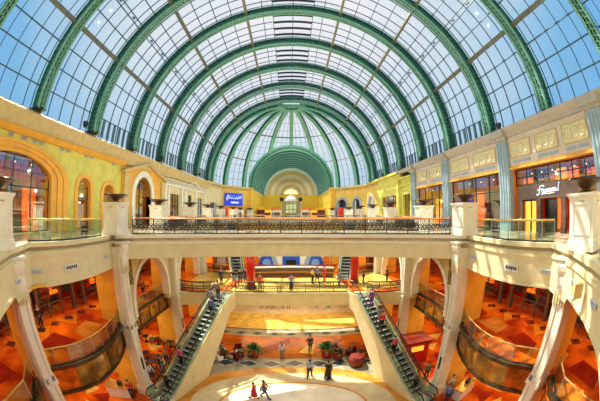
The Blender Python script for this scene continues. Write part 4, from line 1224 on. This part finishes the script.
def cafe_chair():
    t = empty('cafe_chair', (0, 0, 0), 0, '', 'chair', 'dark cafe chairs')
    m = MB(); m.box(0, 0, .45, .42, .42, .05); m.build('seat', brownm, t)
    m = MB(); m.box(0, .2, .78, .42, .04, .22); m.box(-.19, .2, .6, .04, .04, .5); m.box(.19, .2, .6, .04, .04, .5); m.build('backrest', brownm, t)
    for a in (-1, 1):
        for b in (-1, 1): m = MB(); m.box(a*.18, b*.18, .22, .035, .035, .44); m.build('leg', black, t)
    return t
ac = armchair(darkred); aw_ = armchair(white); ct = cafe_table(); cc = cafe_chair(); used = {}
def put(proto, loc, rz, label):
    if proto.name not in used: used[proto.name] = 1; proto.location = loc; proto.rotation_euler = (0, 0, rz); proto['label'] = label; return proto
    return dup(proto, loc, rz, label)
groups = [(-6.2, 21.3, 'left lounge, beside the left planter'), (-4.6, 21.9, 'left lounge, closest to the planter'), (4.6, 22.0, 'right lounge, closest to the right planter'), (6.3, 21.4, 'right lounge, middle group'), (8.0, 20.5, 'right lounge, behind the escalator')]
aw = ['facing left', 'facing right', 'turned to the back']
for gx, gy_, w in groups:
    put(ct, (gx, gy_, L0), 0, 'small round table, ' + w)
    for k, an in enumerate((0, 2.1, 4.2)):
        put(aw_ if gx < -6 else ac, (gx+cos(an)*.85, gy_+sin(an)*.85, L0), an-pi/2, '%s armchair, %s, %s' % ('white' if gx < -6 else 'dark red', w, aw[k]))
rn = random.Random(5); k = 0
rows = ['front', 'second', 'third', 'back']
for j in range(4):
    for i in range(3):
        x, y = -11.8-i*1.5-(j % 2)*.25, 16.1+j*1.3+(1.9 if j > 2 else 0)
        w = '%s row, %s column of the left cafe' % (rows[j], ['inner', 'middle', 'outer'][i])
        put(ct, (x, y, L0), 0, 'small round table, ' + w)
        for q, an in enumerate((.5, 3.6)):
            put(cc, (x+cos(an)*.62, y+sin(an)*.55, L0), an-pi/2, 'dark cafe chair, %s, %s side' % (w, ['right', 'left'][q]))
def planter(x, y, label, h=1.0, sc=1.0, seed=1):
    t = empty('potted_plant', (x, y, L0), 0, label, 'plant'); t.scale = (sc, sc, sc)
    m = MB(); m.lathe([(0, 0), (.3, 0), (.34, .1), (.42, .7), (.46, .78), (.42, .82), (.36, .76), (0, .74)], n=18); pt_ = m.build('pot', redm, t, smooth=True)
    m = MB(); m.lathe([(0, .72), (.37, .74)], n=16); m.build('soil', brownm, pt_)
    m = MB(); rn = random.Random(seed)
    for k in range(90):
        a = rn.uniform(0, 2*pi); el = rn.uniform(.25, 1.45); Lf = rn.uniform(.6, 1.15); w = .07
        d = Vector((cos(a)*cos(el), sin(a)*cos(el), sin(el))); u = Vector((-sin(a), cos(a), 0)); P = []
        for j in range(5):
            f = j/4; p = Vector((0, 0, .75))+d*Lf*f+Vector((0, 0, -.55*f*f*Lf)); ww = w*sin(pi*min(.98, f*.85+.1)); P.append((p-u*ww, p+u*ww))
        vs = [q for pr in P for q in pr]; m.add(vs, [(2*j, 2*j+1, 2*j+3, 2*j+2) for j in range(4)])
    m.build('foliage', leaf, t)
    m = MB()
    for k in range(5): a = k*1.25; m.tube([(cos(a)*.05, sin(a)*.05, .7), (cos(a)*.12, sin(a)*.12, 1.3)], .02, 5)
    m.build('stem', brownm, t)
planter(-3.5, 22.0, 'leafy palm in a red pot left of the centre aisle', sc=1.25, seed=2)
planter(3.2, 22.0, 'leafy palm in a red pot right of the centre aisle', sc=1.35, seed=5)
for x, y, l in ((-8.9, 22.0, 'red rounded seat block behind the left escalator'), (5.6, 20.0, 'red rounded tub beside the right escalator')):
    t = empty('red_tub', (x, y, L0), 0, l, 'planter'); m = MB(); m.lathe([(0, 0), (.55, 0), (.7, .3), (.72, .8), (.6, 1.0), (0, 1.0)], n=20); m.build('body', darkred, t, smooth=True)
    m = MB(); m.lathe([(.6, .98), (.62, 1.05), (0, 1.06)], n=20); m.build('cushion', darkred, t)
t = empty('red_booth', (10.9, 19.6, L0), 0, 'red stall with a small sign beyond the right escalator', 'stall')
m = MB(); m.box(0, 0, 1.1, 2.2, 1.8, 2.2); m.build('body', redm, t); m = MB(); m.box(-.1, -.95, 1.6, 1.2, .06, .5); m.build('sign_board', lityel, t); m = MB(); m.box(0, -.1, 2.3, 2.5, 2.1, .2); m.build('roof', darkred, t)
# small stalls near the foot of the escalators
for k, (x, y, mm, l) in enumerate(((-12.6, 12.4, white, 'low white counter left of the left escalator foot'), (12.2, 12.4, white, 'low white counter right of the right escalator foot'))):
    t = empty('counter', (x, y, L0), .4, l, 'counter'); m = MB(); m.box(0, 0, .5, 1.8, .7, 1.0); m.build('body', mm, t); m = MB(); m.box(0, 0, 1.03, 2.0, .85, .07); m.build('worktop', brass, t)
    m = MB(); m.box(.3, 0, 1.25, .4, .3, .35); m.build('till', black, t)
for k, (x, y, w) in enumerate(((-2.7, 12.9, 'left'), (-1.4, 12.6, 'middle'), (-.3, 12.9, 'right'))):
    t = empty('floor_sticker_stand', (x, y, L0), 0, 'low blue and white floor stand, %s of the three by the front' % w, 'stand', 'low blue and white stands')
    m = MB(); m.box(0, 0, .25, .8, .4, .5); m.build('body', white, t); m = MB(); m.box(0, -.21, .25, .6, .02, .25); m.build('blue_front', bl, t); m = MB(); m.box(0, 0, .52, .84, .44, .05); m.build('top', bl, t)

# ================================================================ PEOPLE
J = {}
def pose(kind):
    """joints of a figure facing -y; returns dict"""
    P = dict(pelvis=(0, 0, .95), spine=(0, .01, 1.15), chest=(0, .015, 1.34), neck=(0, .01, 1.49), jaw=(0, -.015, 1.57), head=(0, -.01, 1.66), crown=(0, 0, 1.735), nose=(0, -.115, 1.63))
    for sd, n in ((-1, 'l'), (1, 'r')):
        P['sh'+n] = (sd*.185, .02, 1.42); P['el'+n] = (sd*.25, .04, 1.14); P['wr'+n] = (sd*.26, -.05, .9); P['ha'+n] = (sd*.255, -.07, .8)
        P['hi'+n] = (sd*.095, 0, .9); P['kn'+n] = (sd*.105, -.01, .5); P['an'+n] = (sd*.11, .02, .09); P['to'+n] = (sd*.125, -.15, .04)
    if kind == 'walk':
        P['knl'] = (-.1, -.18, .52); P['anl'] = (-.1, -.28, .11); P['tol'] = (-.11, -.43, .08)
        P['knr'] = (.1, .06, .5); P['anr'] = (.1, .33, .17); P['tor'] = (.11, .24, .04)
        P['ell'] = (-.25, .16, 1.16); P['wrl'] = (-.24, .22, .95); P['hal'] = (-.24, .2, .86)
        P['elr'] = (.25, -.08, 1.16); P['wrr'] = (.23, -.25, 1.0); P['har'] = (.22, -.31, .93)
    if kind == 'lean':
        for n, sd in (('l', -1), ('r', 1)): P['el'+n] = (sd*.27, -.12, 1.2); P['wr'+n] = (sd*.2, -.33, 1.14); P['ha'+n] = (sd*.16, -.4, 1.14)
    if kind == 'sit':
        for k in ('pelvis', 'spine', 'chest', 'neck', 'jaw', 'head', 'crown', 'nose', 'shl', 'shr', 'hil', 'hir'):
            x, y, z_ = P[k]; P[k] = (x, y+.1, z_-.42)
        for n, sd in (('l', -1), ('r', 1)):
            P['el'+n] = (sd*.26, .06, .74); P['wr'+n] = (sd*.19, -.16, .66); P['ha'+n] = (sd*.15, -.24, .64)
            P['kn'+n] = (sd*.14, -.34, .52); P['an'+n] = (sd*.13, -.36, .1); P['to'+n] = (sd*.14, -.52, .04)
    return P
RAD = dict(pelvis=(.15, .11), spine=(.135, .1), chest=(.165, .115), neck=(.055, .055), jaw=(.068, .075), head=(.078, .095), crown=(.055, .065), nose=(.014, .014), sh=(.06, .06), el=(.043, .043), wr=(.03, .03), ha=(.035, .022), hi=(.09, .09), kn=(.06, .06), an=(.04, .04), to=(.035, .03))
BODY_E = [('pelvis', 'spine'), ('spine', 'chest'), ('chest', 'neck'), ('neck', 'jaw'), ('jaw', 'head'), ('head', 'crown'), ('head', 'nose')]
for n in 'lr': BODY_E += [('chest', 'sh'+n), ('sh'+n, 'el'+n), ('el'+n, 'wr'+n), ('wr'+n, 'ha'+n), ('pelvis', 'hi'+n), ('hi'+n, 'kn'+n), ('kn'+n, 'an'+n), ('an'+n, 'to'+n)]
def skinned(name, P, edges, grow=0.0, sub=1, fingers=False, rad=None):
    names = []
    for a, b in edges:
        for k in (a, b):
            if k not in names: names.append(k)
    vs = [P[k] for k in names]; es = [(names.index(a), names.index(b)) for a, b in edges]
    rr_ = []
    for k in names:
        q = (rad or RAD).get(k) or RAD.get(k) or RAD.get(k[:-1]); rr_.append((q[0]+grow, q[1]+grow))
    if fingers:
        for n, sd in (('l', -1), ('r', 1)):
            w = Vector(P['wr'+n]); h = Vector(P['ha'+n]); d = (h-w).normalized(); u = Vector((0, 1, 0))-d*d.y; u.normalize(); hi = names.index('ha'+n)
            for j, (o_, lf) in enumerate(((-.03, .07), (-.01, .08), (.012, .075), (.032, .06))):
                a = h+u*o_+d*.03; b = a+d*lf+Vector((-sd*.02, 0, 0)); vs += [tuple(a), tuple(b)]; es += [(hi, len(vs)-2), (len(vs)-2, len(vs)-1)]; rr_ += [(.011, .011), (.008, .008)]
            a = w.lerp(h, .5)+u*(-.045); b = a+d*.05+u*(-.012); vs += [tuple(a), tuple(b)]; es += [(hi, len(vs)-2), (len(vs)-2, len(vs)-1)]; rr_ += [(.012, .012), (.009, .009)]
    me = bpy.data.meshes.new(name); me.from_pydata(vs, es, []); o = bpy.data.objects.new(name, me); COL.objects.link(o)
    md = o.modifiers.new('s', 'SKIN'); md.use_smooth_shade = True
    lay = me.skin_vertices[0].data
    for i, q in enumerate(rr_): lay[i].radius = q; lay[i].use_root = (i == 0)
    ms = o.modifiers.new('u', 'SUBSURF'); ms.levels = sub; ms.render_levels = sub
    dg = bpy.context.evaluated_depsgraph_get(); ev = o.evaluated_get(dg); out = bpy.data.meshes.new_from_object(ev)
    bpy.data.objects.remove(o); out.name = name
    out.materials.clear(); out.materials.append(skin_m)
    return out
KIT = {}
def kit(kind):
    if kind in KIT: return KIT[kind]
    P = pose(kind); K = {}
    K['body'] = skinned('person_body', P, BODY_E, fingers=True)
    top = [('spine', 'chest'), ('pelvis', 'spine')]; bot = []
    for n in 'lr':
        top += [('chest', 'sh'+n), ('sh'+n, 'el'+n), ('el'+n, 'wr'+n)]
    K['top'] = skinned('shirt', P, [('pelvis', 'spine'), ('spine', 'chest')]+top[2:], grow=.018)
    for n in 'lr': bot += [('pelvis', 'hi'+n), ('hi'+n, 'kn'+n), ('kn'+n, 'an'+n)]
    K['bottom'] = skinned('trousers', P, bot, grow=.02)
    # shoes
    for n in 'lr':
        m = MB(); a = Vector(P['an'+n]); b = Vector(P['to'+n]); m.tube([a+Vector((0, .05, -.035)), a.lerp(b, .4)+Vector((0, 0, -.01)), b+Vector((0, -.03, 0)), b+Vector((0, -.07, -.005))], [.045, .055, .045, .02], 8)
        o = m.build('shoe', black, smooth=True); K['shoe'+n] = o.data; bpy.data.objects.remove(o)
    h = Vector(P['head'])
    m = MB(); L = []
    for i in range(7):
        el = R(-25+i*19); L.append([(h.x+cos(a)*cos(el)*.096, h.y+.022+sin(a)*cos(el)*.112, h.z+.02+sin(el)*.1) for a in [2*pi*k/14 for k in range(14)]])
    m.loops(L); m.v = [(x, max(y, h.y-.045-(0.0 if z_ > h.z+.05 else -.04)), z_) for x, y, z_ in m.v]
    o = m.build('hair', black, smooth=True); K['hair'] = o.data; bpy.data.objects.remove(o)
    for sd, n in ((-1, 'l'), (1, 'r')):
        m = MB(); m.lathe([(0, -.008), (.012, 0), (0, .008)], c=(sd*.032, h.y-.092, h.z+.01), n=6)
        o = m.build('eye', black); K['eye'+n] = o.data; bpy.data.objects.remove(o)
    m = MB()
    if kind == 'sit': prof = None
    m.lathe([(.30, .06), (.27, .5), (.2, .95), (.19, 1.1), (.215, 1.38), (.12, 1.47), (.06, 1.5)], n=16, sx=1, sy=.8)
    o = m.build('robe', black, smooth=True); K['robe'] = o.data; bpy.data.objects.remove(o)
    m = MB(); m.lathe([(.30, .35), (.27, .6), (.18, .98), (.17, 1.08)], n=16, sx=1, sy=.85); o = m.build('skirt', black, smooth=True); K['skirt'] = o.data; bpy.data.objects.remove(o)
    KIT[kind] = K
    return K
hairm = mat('dark_hair', (.02, .013, .01), .6, noise=.2)
CL = dict(black=black, white=white, red=mat('red_cloth', (.75, .02, .015), .7, noise=.15), blue=mat('blue_cloth', (.10, .25, .62), .7, noise=.15), lightblue=mat('light_blue_cloth', (.40, .58, .78), .7, noise=.1),
          purple=mat('purple_cloth', (.22, .08, .35), .7, noise=.15), pink=mat('pink_cloth', (.85, .06, .30), .7, noise=.15), brown=mat('brown_cloth', (.24, .12, .05), .7, noise=.2), grey=mat('grey_cloth', (.28, .28, .30), .7, noise=.15),
          yellow=mat('yellow_cloth', (.78, .60, .06), .7, noise=.15), navy=mat('navy_cloth', (.02, .03, .09), .7, noise=.15), orange=mat('orange_cloth', (.80, .22, .03), .7, noise=.15), green=mat('green_cloth', (.05, .28, .16), .7, noise=.15), cyan=mat('cyan_cloth', (.05, .55, .75), .7, noise=.1), denim=mat('denim_cloth', (.06, .10, .24), .8, noise=.2))
def person(x, y, z_, face, kind, top, bot, label, robe=False, skirt=False, sc=1.0, scarf=None):
    t = empty('person', (x, y, z_), face, label, 'person'); K = kit(kind); t.scale = (sc, sc, sc)
    def part(nm, key, mm):
        o = bpy.data.objects.new(nm, K[key]); COL.objects.link(o); o.parent = t
        o.material_slots[0].link = 'OBJECT'; o.material_slots[0].material = mm; return o
    bd = part('body', 'body', skin_m); part('hair', 'hair', CL[scarf] if scarf else hairm); [part('shoe', 'shoe'+n, black) for n in 'lr']
    for n in 'lr': part('eye', 'eye'+n, black).parent = bd
    if robe: part('robe', 'robe', CL[top]); part('sleeves', 'top', CL[top])
    else:
        part('shirt', 'top', CL[top])
        if skirt: part('skirt', 'skirt', CL[bot])
        else: part('trousers', 'bottom', CL[bot])
    return t
G = L0
person(-2.75, 15.5, G, -1.3, 'walk', 'red', 'red', 'person in a red dress walking at the front of the bright floor', skirt=True, sc=.95)
person(-2.0, 15.6, G, 1.4, 'walk', 'brown', 'denim', 'person in a brown coat striding beside the one in red', sc=1.05)
person(1.4, 18.5, G, 2.9, 'walk', 'lightblue', 'navy', 'person in a light blue shirt walking on the cream oval', sc=1.1)
person(2.85, 18.2, G, 3.0, 'walk', 'black', 'black', 'person in a long black robe right of the light blue shirt', robe=True, sc=1.1, scarf='black')
person(1.75, 23.1, G, 0, 'walk', 'black', 'black', 'person in a dark suit on the orange floor in the centre', sc=1.1)
person(-.9, 21.8, G, .4, 'stand', 'white', 'grey', 'person in a white top and grey trousers near the left planter', sc=1.05)
person(-7.75, 16.0, G, .8, 'stand', 'white', 'black', 'person in white and black standing against the left escalator side', sc=1.1)
person(-8.2, 12.2, G, .8, 'walk', 'denim', 'black', 'person in dark clothes stepping off the left escalator foot')
person(4.3, 21.0, G, 1, 'stand', 'black', 'black', 'person in a black outfit standing left of the right lounge', sc=1.05)
for k, (gx, gy_, an, c, w) in enumerate(((-6.2, 21.3, 2.1, 'grey', 'grey top sitting in the left lounge'), (-6.2, 21.3, 0, 'white', 'white top sitting in the left lounge'), (-4.6, 21.9, 4.2, 'black', 'black top sitting near the left planter'), (4.6, 22, 0, 'brown', 'brown top sitting near the right planter'), (6.3, 21.4, 4.2, 'navy', 'navy top sitting in the right lounge'), (6.3, 21.4, 2.1, 'red', 'red top sitting in the right lounge'))):
    person(gx+cos(an)*.85, gy_+sin(an)*.85, G, an-pi/2, 'sit', c, 'black', 'person in a ' + w)
crowd = [(-11.6, 12.7, 'red', 'red shirt by the counter left of the left escalator'), (-11.2, 15.6, 'white', 'white shirt in the left crowd'), (-11.9, 16.3, 'brown', 'brown shirt in the left crowd'), (-10.6, 17.0, 'green', 'green shirt in the left crowd'),
         (-11.0, 17.3, 'black', 'black shirt in the left crowd'), (-12.4, 15.4, 'cyan', 'cyan shirt in the left crowd'), (-11.0, 18.6, 'orange', 'orange shirt in the left crowd'), (-9.9, 19.6, 'pink', 'pink shirt in the left crowd'),
         (10.6, 15.9, 'green', 'green shirt right of the right escalator'), (9.0, 11.9, 'black', 'black shirt at the right escalator foot'), (10.6, 12.2, 'blue', 'blue shirt at the right escalator foot'), (11.5, 13.3, 'white', 'white shirt by the counter on the right'), (12.5, 16.8, 'yellow', 'yellow shirt near the right counter'), (10.2, 20.8, 'brown', 'brown shirt behind the right escalator')]
for k, (x, y, c, w) in enumerate(crowd):
    person(x, y, G, rn.uniform(0, 6.2), ['stand', 'walk'][k % 2], c, ['black', 'denim', 'navy', 'grey'][k % 4], 'person in a ' + w)
def ride(E, f, c, b, w, side=0):
    t, rz, zz, L = E; n = int((L-.9-1.1)/.4); k = int(f*n); x = 1.1+(L-2.0)*(k+.5)/n
    px, py = t.location.x+cos(rz)*x-sin(rz)*side, t.location.y+sin(rz)*x+cos(rz)*side
    person(px, py, t.location.z+zz(x)-.04, rz+pi/2 if f < 2 else 0, 'stand', c, b, 'person in a ' + w)
ride(EL, .88, 'lightblue', 'denim', 'light blue shirt near the top of the left escalator', .22)
ride(EL, .80, 'blue', 'navy', 'blue shirt riding the left escalator', -.22)
ride(EL, .97, 'grey', 'black', 'grey top stepping off the top of the left escalator', .1)
ride(EL, .28, 'pink', 'black', 'pink top low on the left escalator', 0)
ride(EL, .05, 'black', 'black', 'black top at the foot of the left escalator', .1)
ride(ER, .66, 'red', 'black', 'red shirt high on the right escalator', .1)
ride(ER, .9, 'purple', 'purple', 'purple outfit near the top of the right escalator', -.15)
ride(ER, .42, 'pink', 'black', 'pink top midway on the right escalator', .2)
ride(ER, .08, 'brown', 'black', 'brown top at the foot of the right escalator', 0)
ride(ER, .75, 'brown', 'grey', 'brown top high on the right escalator', -.25)
M1 = L1
for x, y, face, kd, c, b, w in ((.0, 24.6, 0, 'lean', 'grey', 'denim', 'grey top leaning on the cross gallery railing'), (-3.0, 24.8, .3, 'stand', 'red', 'brown', 'red top at the cross gallery railing beside the red column'),
    (2.25, 27.5, 2, 'stand', 'yellow', 'black', 'yellow top in front of the curved parapet'), (2.8, 27.9, 1, 'walk', 'blue', 'black', 'blue top in front of the curved parapet'), (3.6, 28.2, 4, 'stand', 'red', 'red', 'red outfit by the curved parapet'),
    (4.9, 26.3, 2, 'stand', 'grey', 'grey', 'grey outfit near the right escalator head'), (-5.3, 26.8, 0, 'walk', 'black', 'black', 'black outfit near the left escalator head'), (-4.8, 27.3, .4, 'stand', 'black', 'navy', 'black top and navy trousers between red column and left escalator'),
    (-6.0, 26.4, 1, 'walk', 'black', 'grey', 'black top and grey trousers behind the left escalator head'), (-7.3, 26.5, 1, 'stand', 'navy', 'black', 'navy top left of the left escalator head'), (10.2, 26.5, 1.5, 'stand', 'black', 'black', 'black outfit by the right curved railing'),
    (7.6, 26.8, 1.5, 'stand', 'brown', 'black', 'brown top by the right red column'), (-12.6, 17.6, 1.2, 'stand', 'black', 'black', 'black outfit inside the left arch'), (-12.9, 19.6, 1.2, 'walk', 'brown', 'black', 'brown top inside the left arch'),
    (-15.5, 9.0, 1.0, 'stand', 'black', 'black', 'black outfit by the red shop on the left middle level'), (13.2, 17.9, 5, 'stand', 'brown', 'black', 'brown top inside the right arch')):
    person(x, y, M1, face, kd, c, b, 'person in a ' + w)
person(-9.2, 43.0, 0, 0, 'stand', 'white', 'black', 'person in a white top beyond the far upper railing')
person(-8.2, 42.6, 0, .8, 'walk', 'black', 'black', 'person in black beyond the far upper railing')

# ================================================================ LIGHT
w = bpy.data.worlds.new('World'); S.world = w; w.use_nodes = True; nt = w.node_tree; nt.nodes.clear()
out = nt.nodes.new('ShaderNodeOutputWorld'); bg = nt.nodes.new('ShaderNodeBackground'); tc = nt.nodes.new('ShaderNodeTexCoord')
dot = nt.nodes.new('ShaderNodeVectorMath'); dot.operation = 'DOT_PRODUCT'; v = Vector((0, .72, .69)).normalized(); dot.inputs[1].default_value = v
nt.links.new(tc.outputs['Generated'], dot.inputs[0])
cr = nt.nodes.new('ShaderNodeValToRGB'); e = cr.color_ramp.elements
e[0].position = .0; e[0].color = (.09, .32, .72, 1)
e[1].position = 1.0; e[1].color = (.76, .75, .79, 1)
q = cr.color_ramp.elements.new(.55); q.color = (.20, .44, .68, 1)
q = cr.color_ramp.elements.new(.8); q.color = (.52, .64, .73, 1)
ns = nt.nodes.new('ShaderNodeTexNoise'); ns.inputs['Scale'].default_value = 3; ns.inputs['Detail'].default_value = 6
nt.links.new(tc.outputs['Generated'], ns.inputs['Vector'])
ma = nt.nodes.new('ShaderNodeMath'); ma.operation = 'MULTIPLY_ADD'; ma.inputs[1].default_value = .22; ma.inputs[2].default_value = -.11
nt.links.new(ns.outputs['Fac'], ma.inputs[0]); ad = nt.nodes.new('ShaderNodeMath'); ad.operation = 'ADD'
nt.links.new(dot.outputs['Value'], ad.inputs[0]); nt.links.new(ma.outputs[0], ad.inputs[1]); nt.links.new(ad.outputs[0], cr.inputs['Fac'])
nt.links.new(cr.outputs['Color'], bg.inputs['Color']); bg.inputs['Strength'].default_value = 1.0; nt.links.new(bg.outputs[0], out.inputs[0])
sd = bpy.data.lights.new('sun', 'SUN'); sd.energy = 9.5; sd.angle = R(.6); sd.color = (1, .93, .8)
so = bpy.data.objects.new('sun', sd); COL.objects.link(so)
sun_dir = Vector((-.34, .50, .9)).normalized()     # towards the sun
so.rotation_euler = sun_dir.to_track_quat('Z', 'Y').to_euler(); so.location = (5, 30, 40)
def area(x, y, z_, sx, sy, e_, col=(1, .62, .28), rot=(0, 0, 0)):  # unmodelled fill lamps, added to brighten walls and interiors
    a = bpy.data.lights.new('lamp', 'AREA'); a.shape = 'RECTANGLE'; a.size = sx; a.size_y = sy; a.energy = e_; a.color = col
    o = bpy.data.objects.new('lamp', a); COL.objects.link(o); o.location = (x, y, z_); o.rotation_euler = rot; return o
for s in (-1, 1):
    for y in (1, 9.8, 18.3, 27): area(s*14.3, y, -2.1, 3, 6, 130, (1, .68, .36))
    for y in (1, 9.8, 18.3, 27): area(s*14.3, y, -7.35, 3, 6, 190, (1, .68, .36))
    area(s*17.8, 8.5, 4.8, 1.5, 8, 110); area(s*17.8, 19, 4.8, 1.5, 7, 80); area(s*17.8, 28, 4.8, 1.5, 7, 70); area(s*17.8, 40, 4.8, 1.5, 7, 70)
    # floodlights added along the cornices to brighten the opposite walls and the vault
    for y, w_ in ((0, 'beside the near bridge'), (14, 'above the footbridge end'), (28, 'behind the footbridge'), (42, 'near the half dome')):
        t = empty('floodlight', (s*15.2, y, 7.5), 0, 'small black fill floodlight added on the %s cornice %s' % (sides[s], w_), 'lamp', 'added fill floodlights along the cornices')  # invented fixture carrying the added fill spot
        m = MB(); m.box(0, 0, .08, .2, .3, .16); m.build('bracket', black, t)
        m = MB(); m.box(0, 0, .3, .26, .42, .3); m.build('housing', black, t)
        p = bpy.data.lights.new('fill_flood', 'SPOT'); p.energy = {0: 1100, 14: 2500, 28: 2700, 42: 2700}[y]; p.color = (1, .94, .82); p.shadow_soft_size = .12; p.spot_size = R(165); p.spot_blend = .6
        o = bpy.data.objects.new('fill_flood', p); COL.objects.link(o); o.location = (s*14.9, y, 8.0); o.rotation_euler = (0, s*R(80), 0)
area(0, 27, -7.4, 14, 4, 300, (1, .76, .42)); area(0, 35, -.7, 12, 3, 260, (1, .8, .5)); area(0, 21, -1.65, 14, 2.4, 300, (1, .8, .5))
area(0, 34, -7.4, 14, 4, 250, (1, .7, .35))
area(0, 82, 12.0, 10, 20, 900, (1, .9, .62)); area(0, 55, 19, 10, 8, 1500, (1, .95, .8))
for s in (-1, 1):
    for d in (4.4, 13.8, 20.6, 27.6, 34.2, 40.9):        # fill lamps added above the urns to brighten the walls
        p = bpy.data.lights.new('added_urn_lamp', 'POINT'); p.energy = 45 if d < 5 else 110; p.color = (1, .92, .74); p.shadow_soft_size = .07
        o = bpy.data.objects.new('added_urn_lamp', p); COL.objects.link(o); o.location = (s*10.9-.12, d, 2.95)

# ================================================================ CAMERA
cd = bpy.data.cameras.new('camera'); co = bpy.data.objects.new('camera', cd); COL.objects.link(co); S.camera = co
co.location = (0, 0, EYE); co.rotation_euler = (R(90+2.5), 0, R(-1.93))
cd.type = 'PANO'; cd.sensor_width = 36; cd.sensor_fit = 'HORIZONTAL'; cd.clip_start = .05; cd.clip_end = 400
cd.panorama_type = 'FISHEYE_EQUISOLID'; cd.fisheye_lens = 267/600*36; cd.fisheye_fov = R(200)
vs_ = S.view_settings; vs_.view_transform = 'Standard'; vs_.look = 'None'; vs_.exposure = 0.28; vs_.gamma = 1; vs_.use_curve_mapping = False
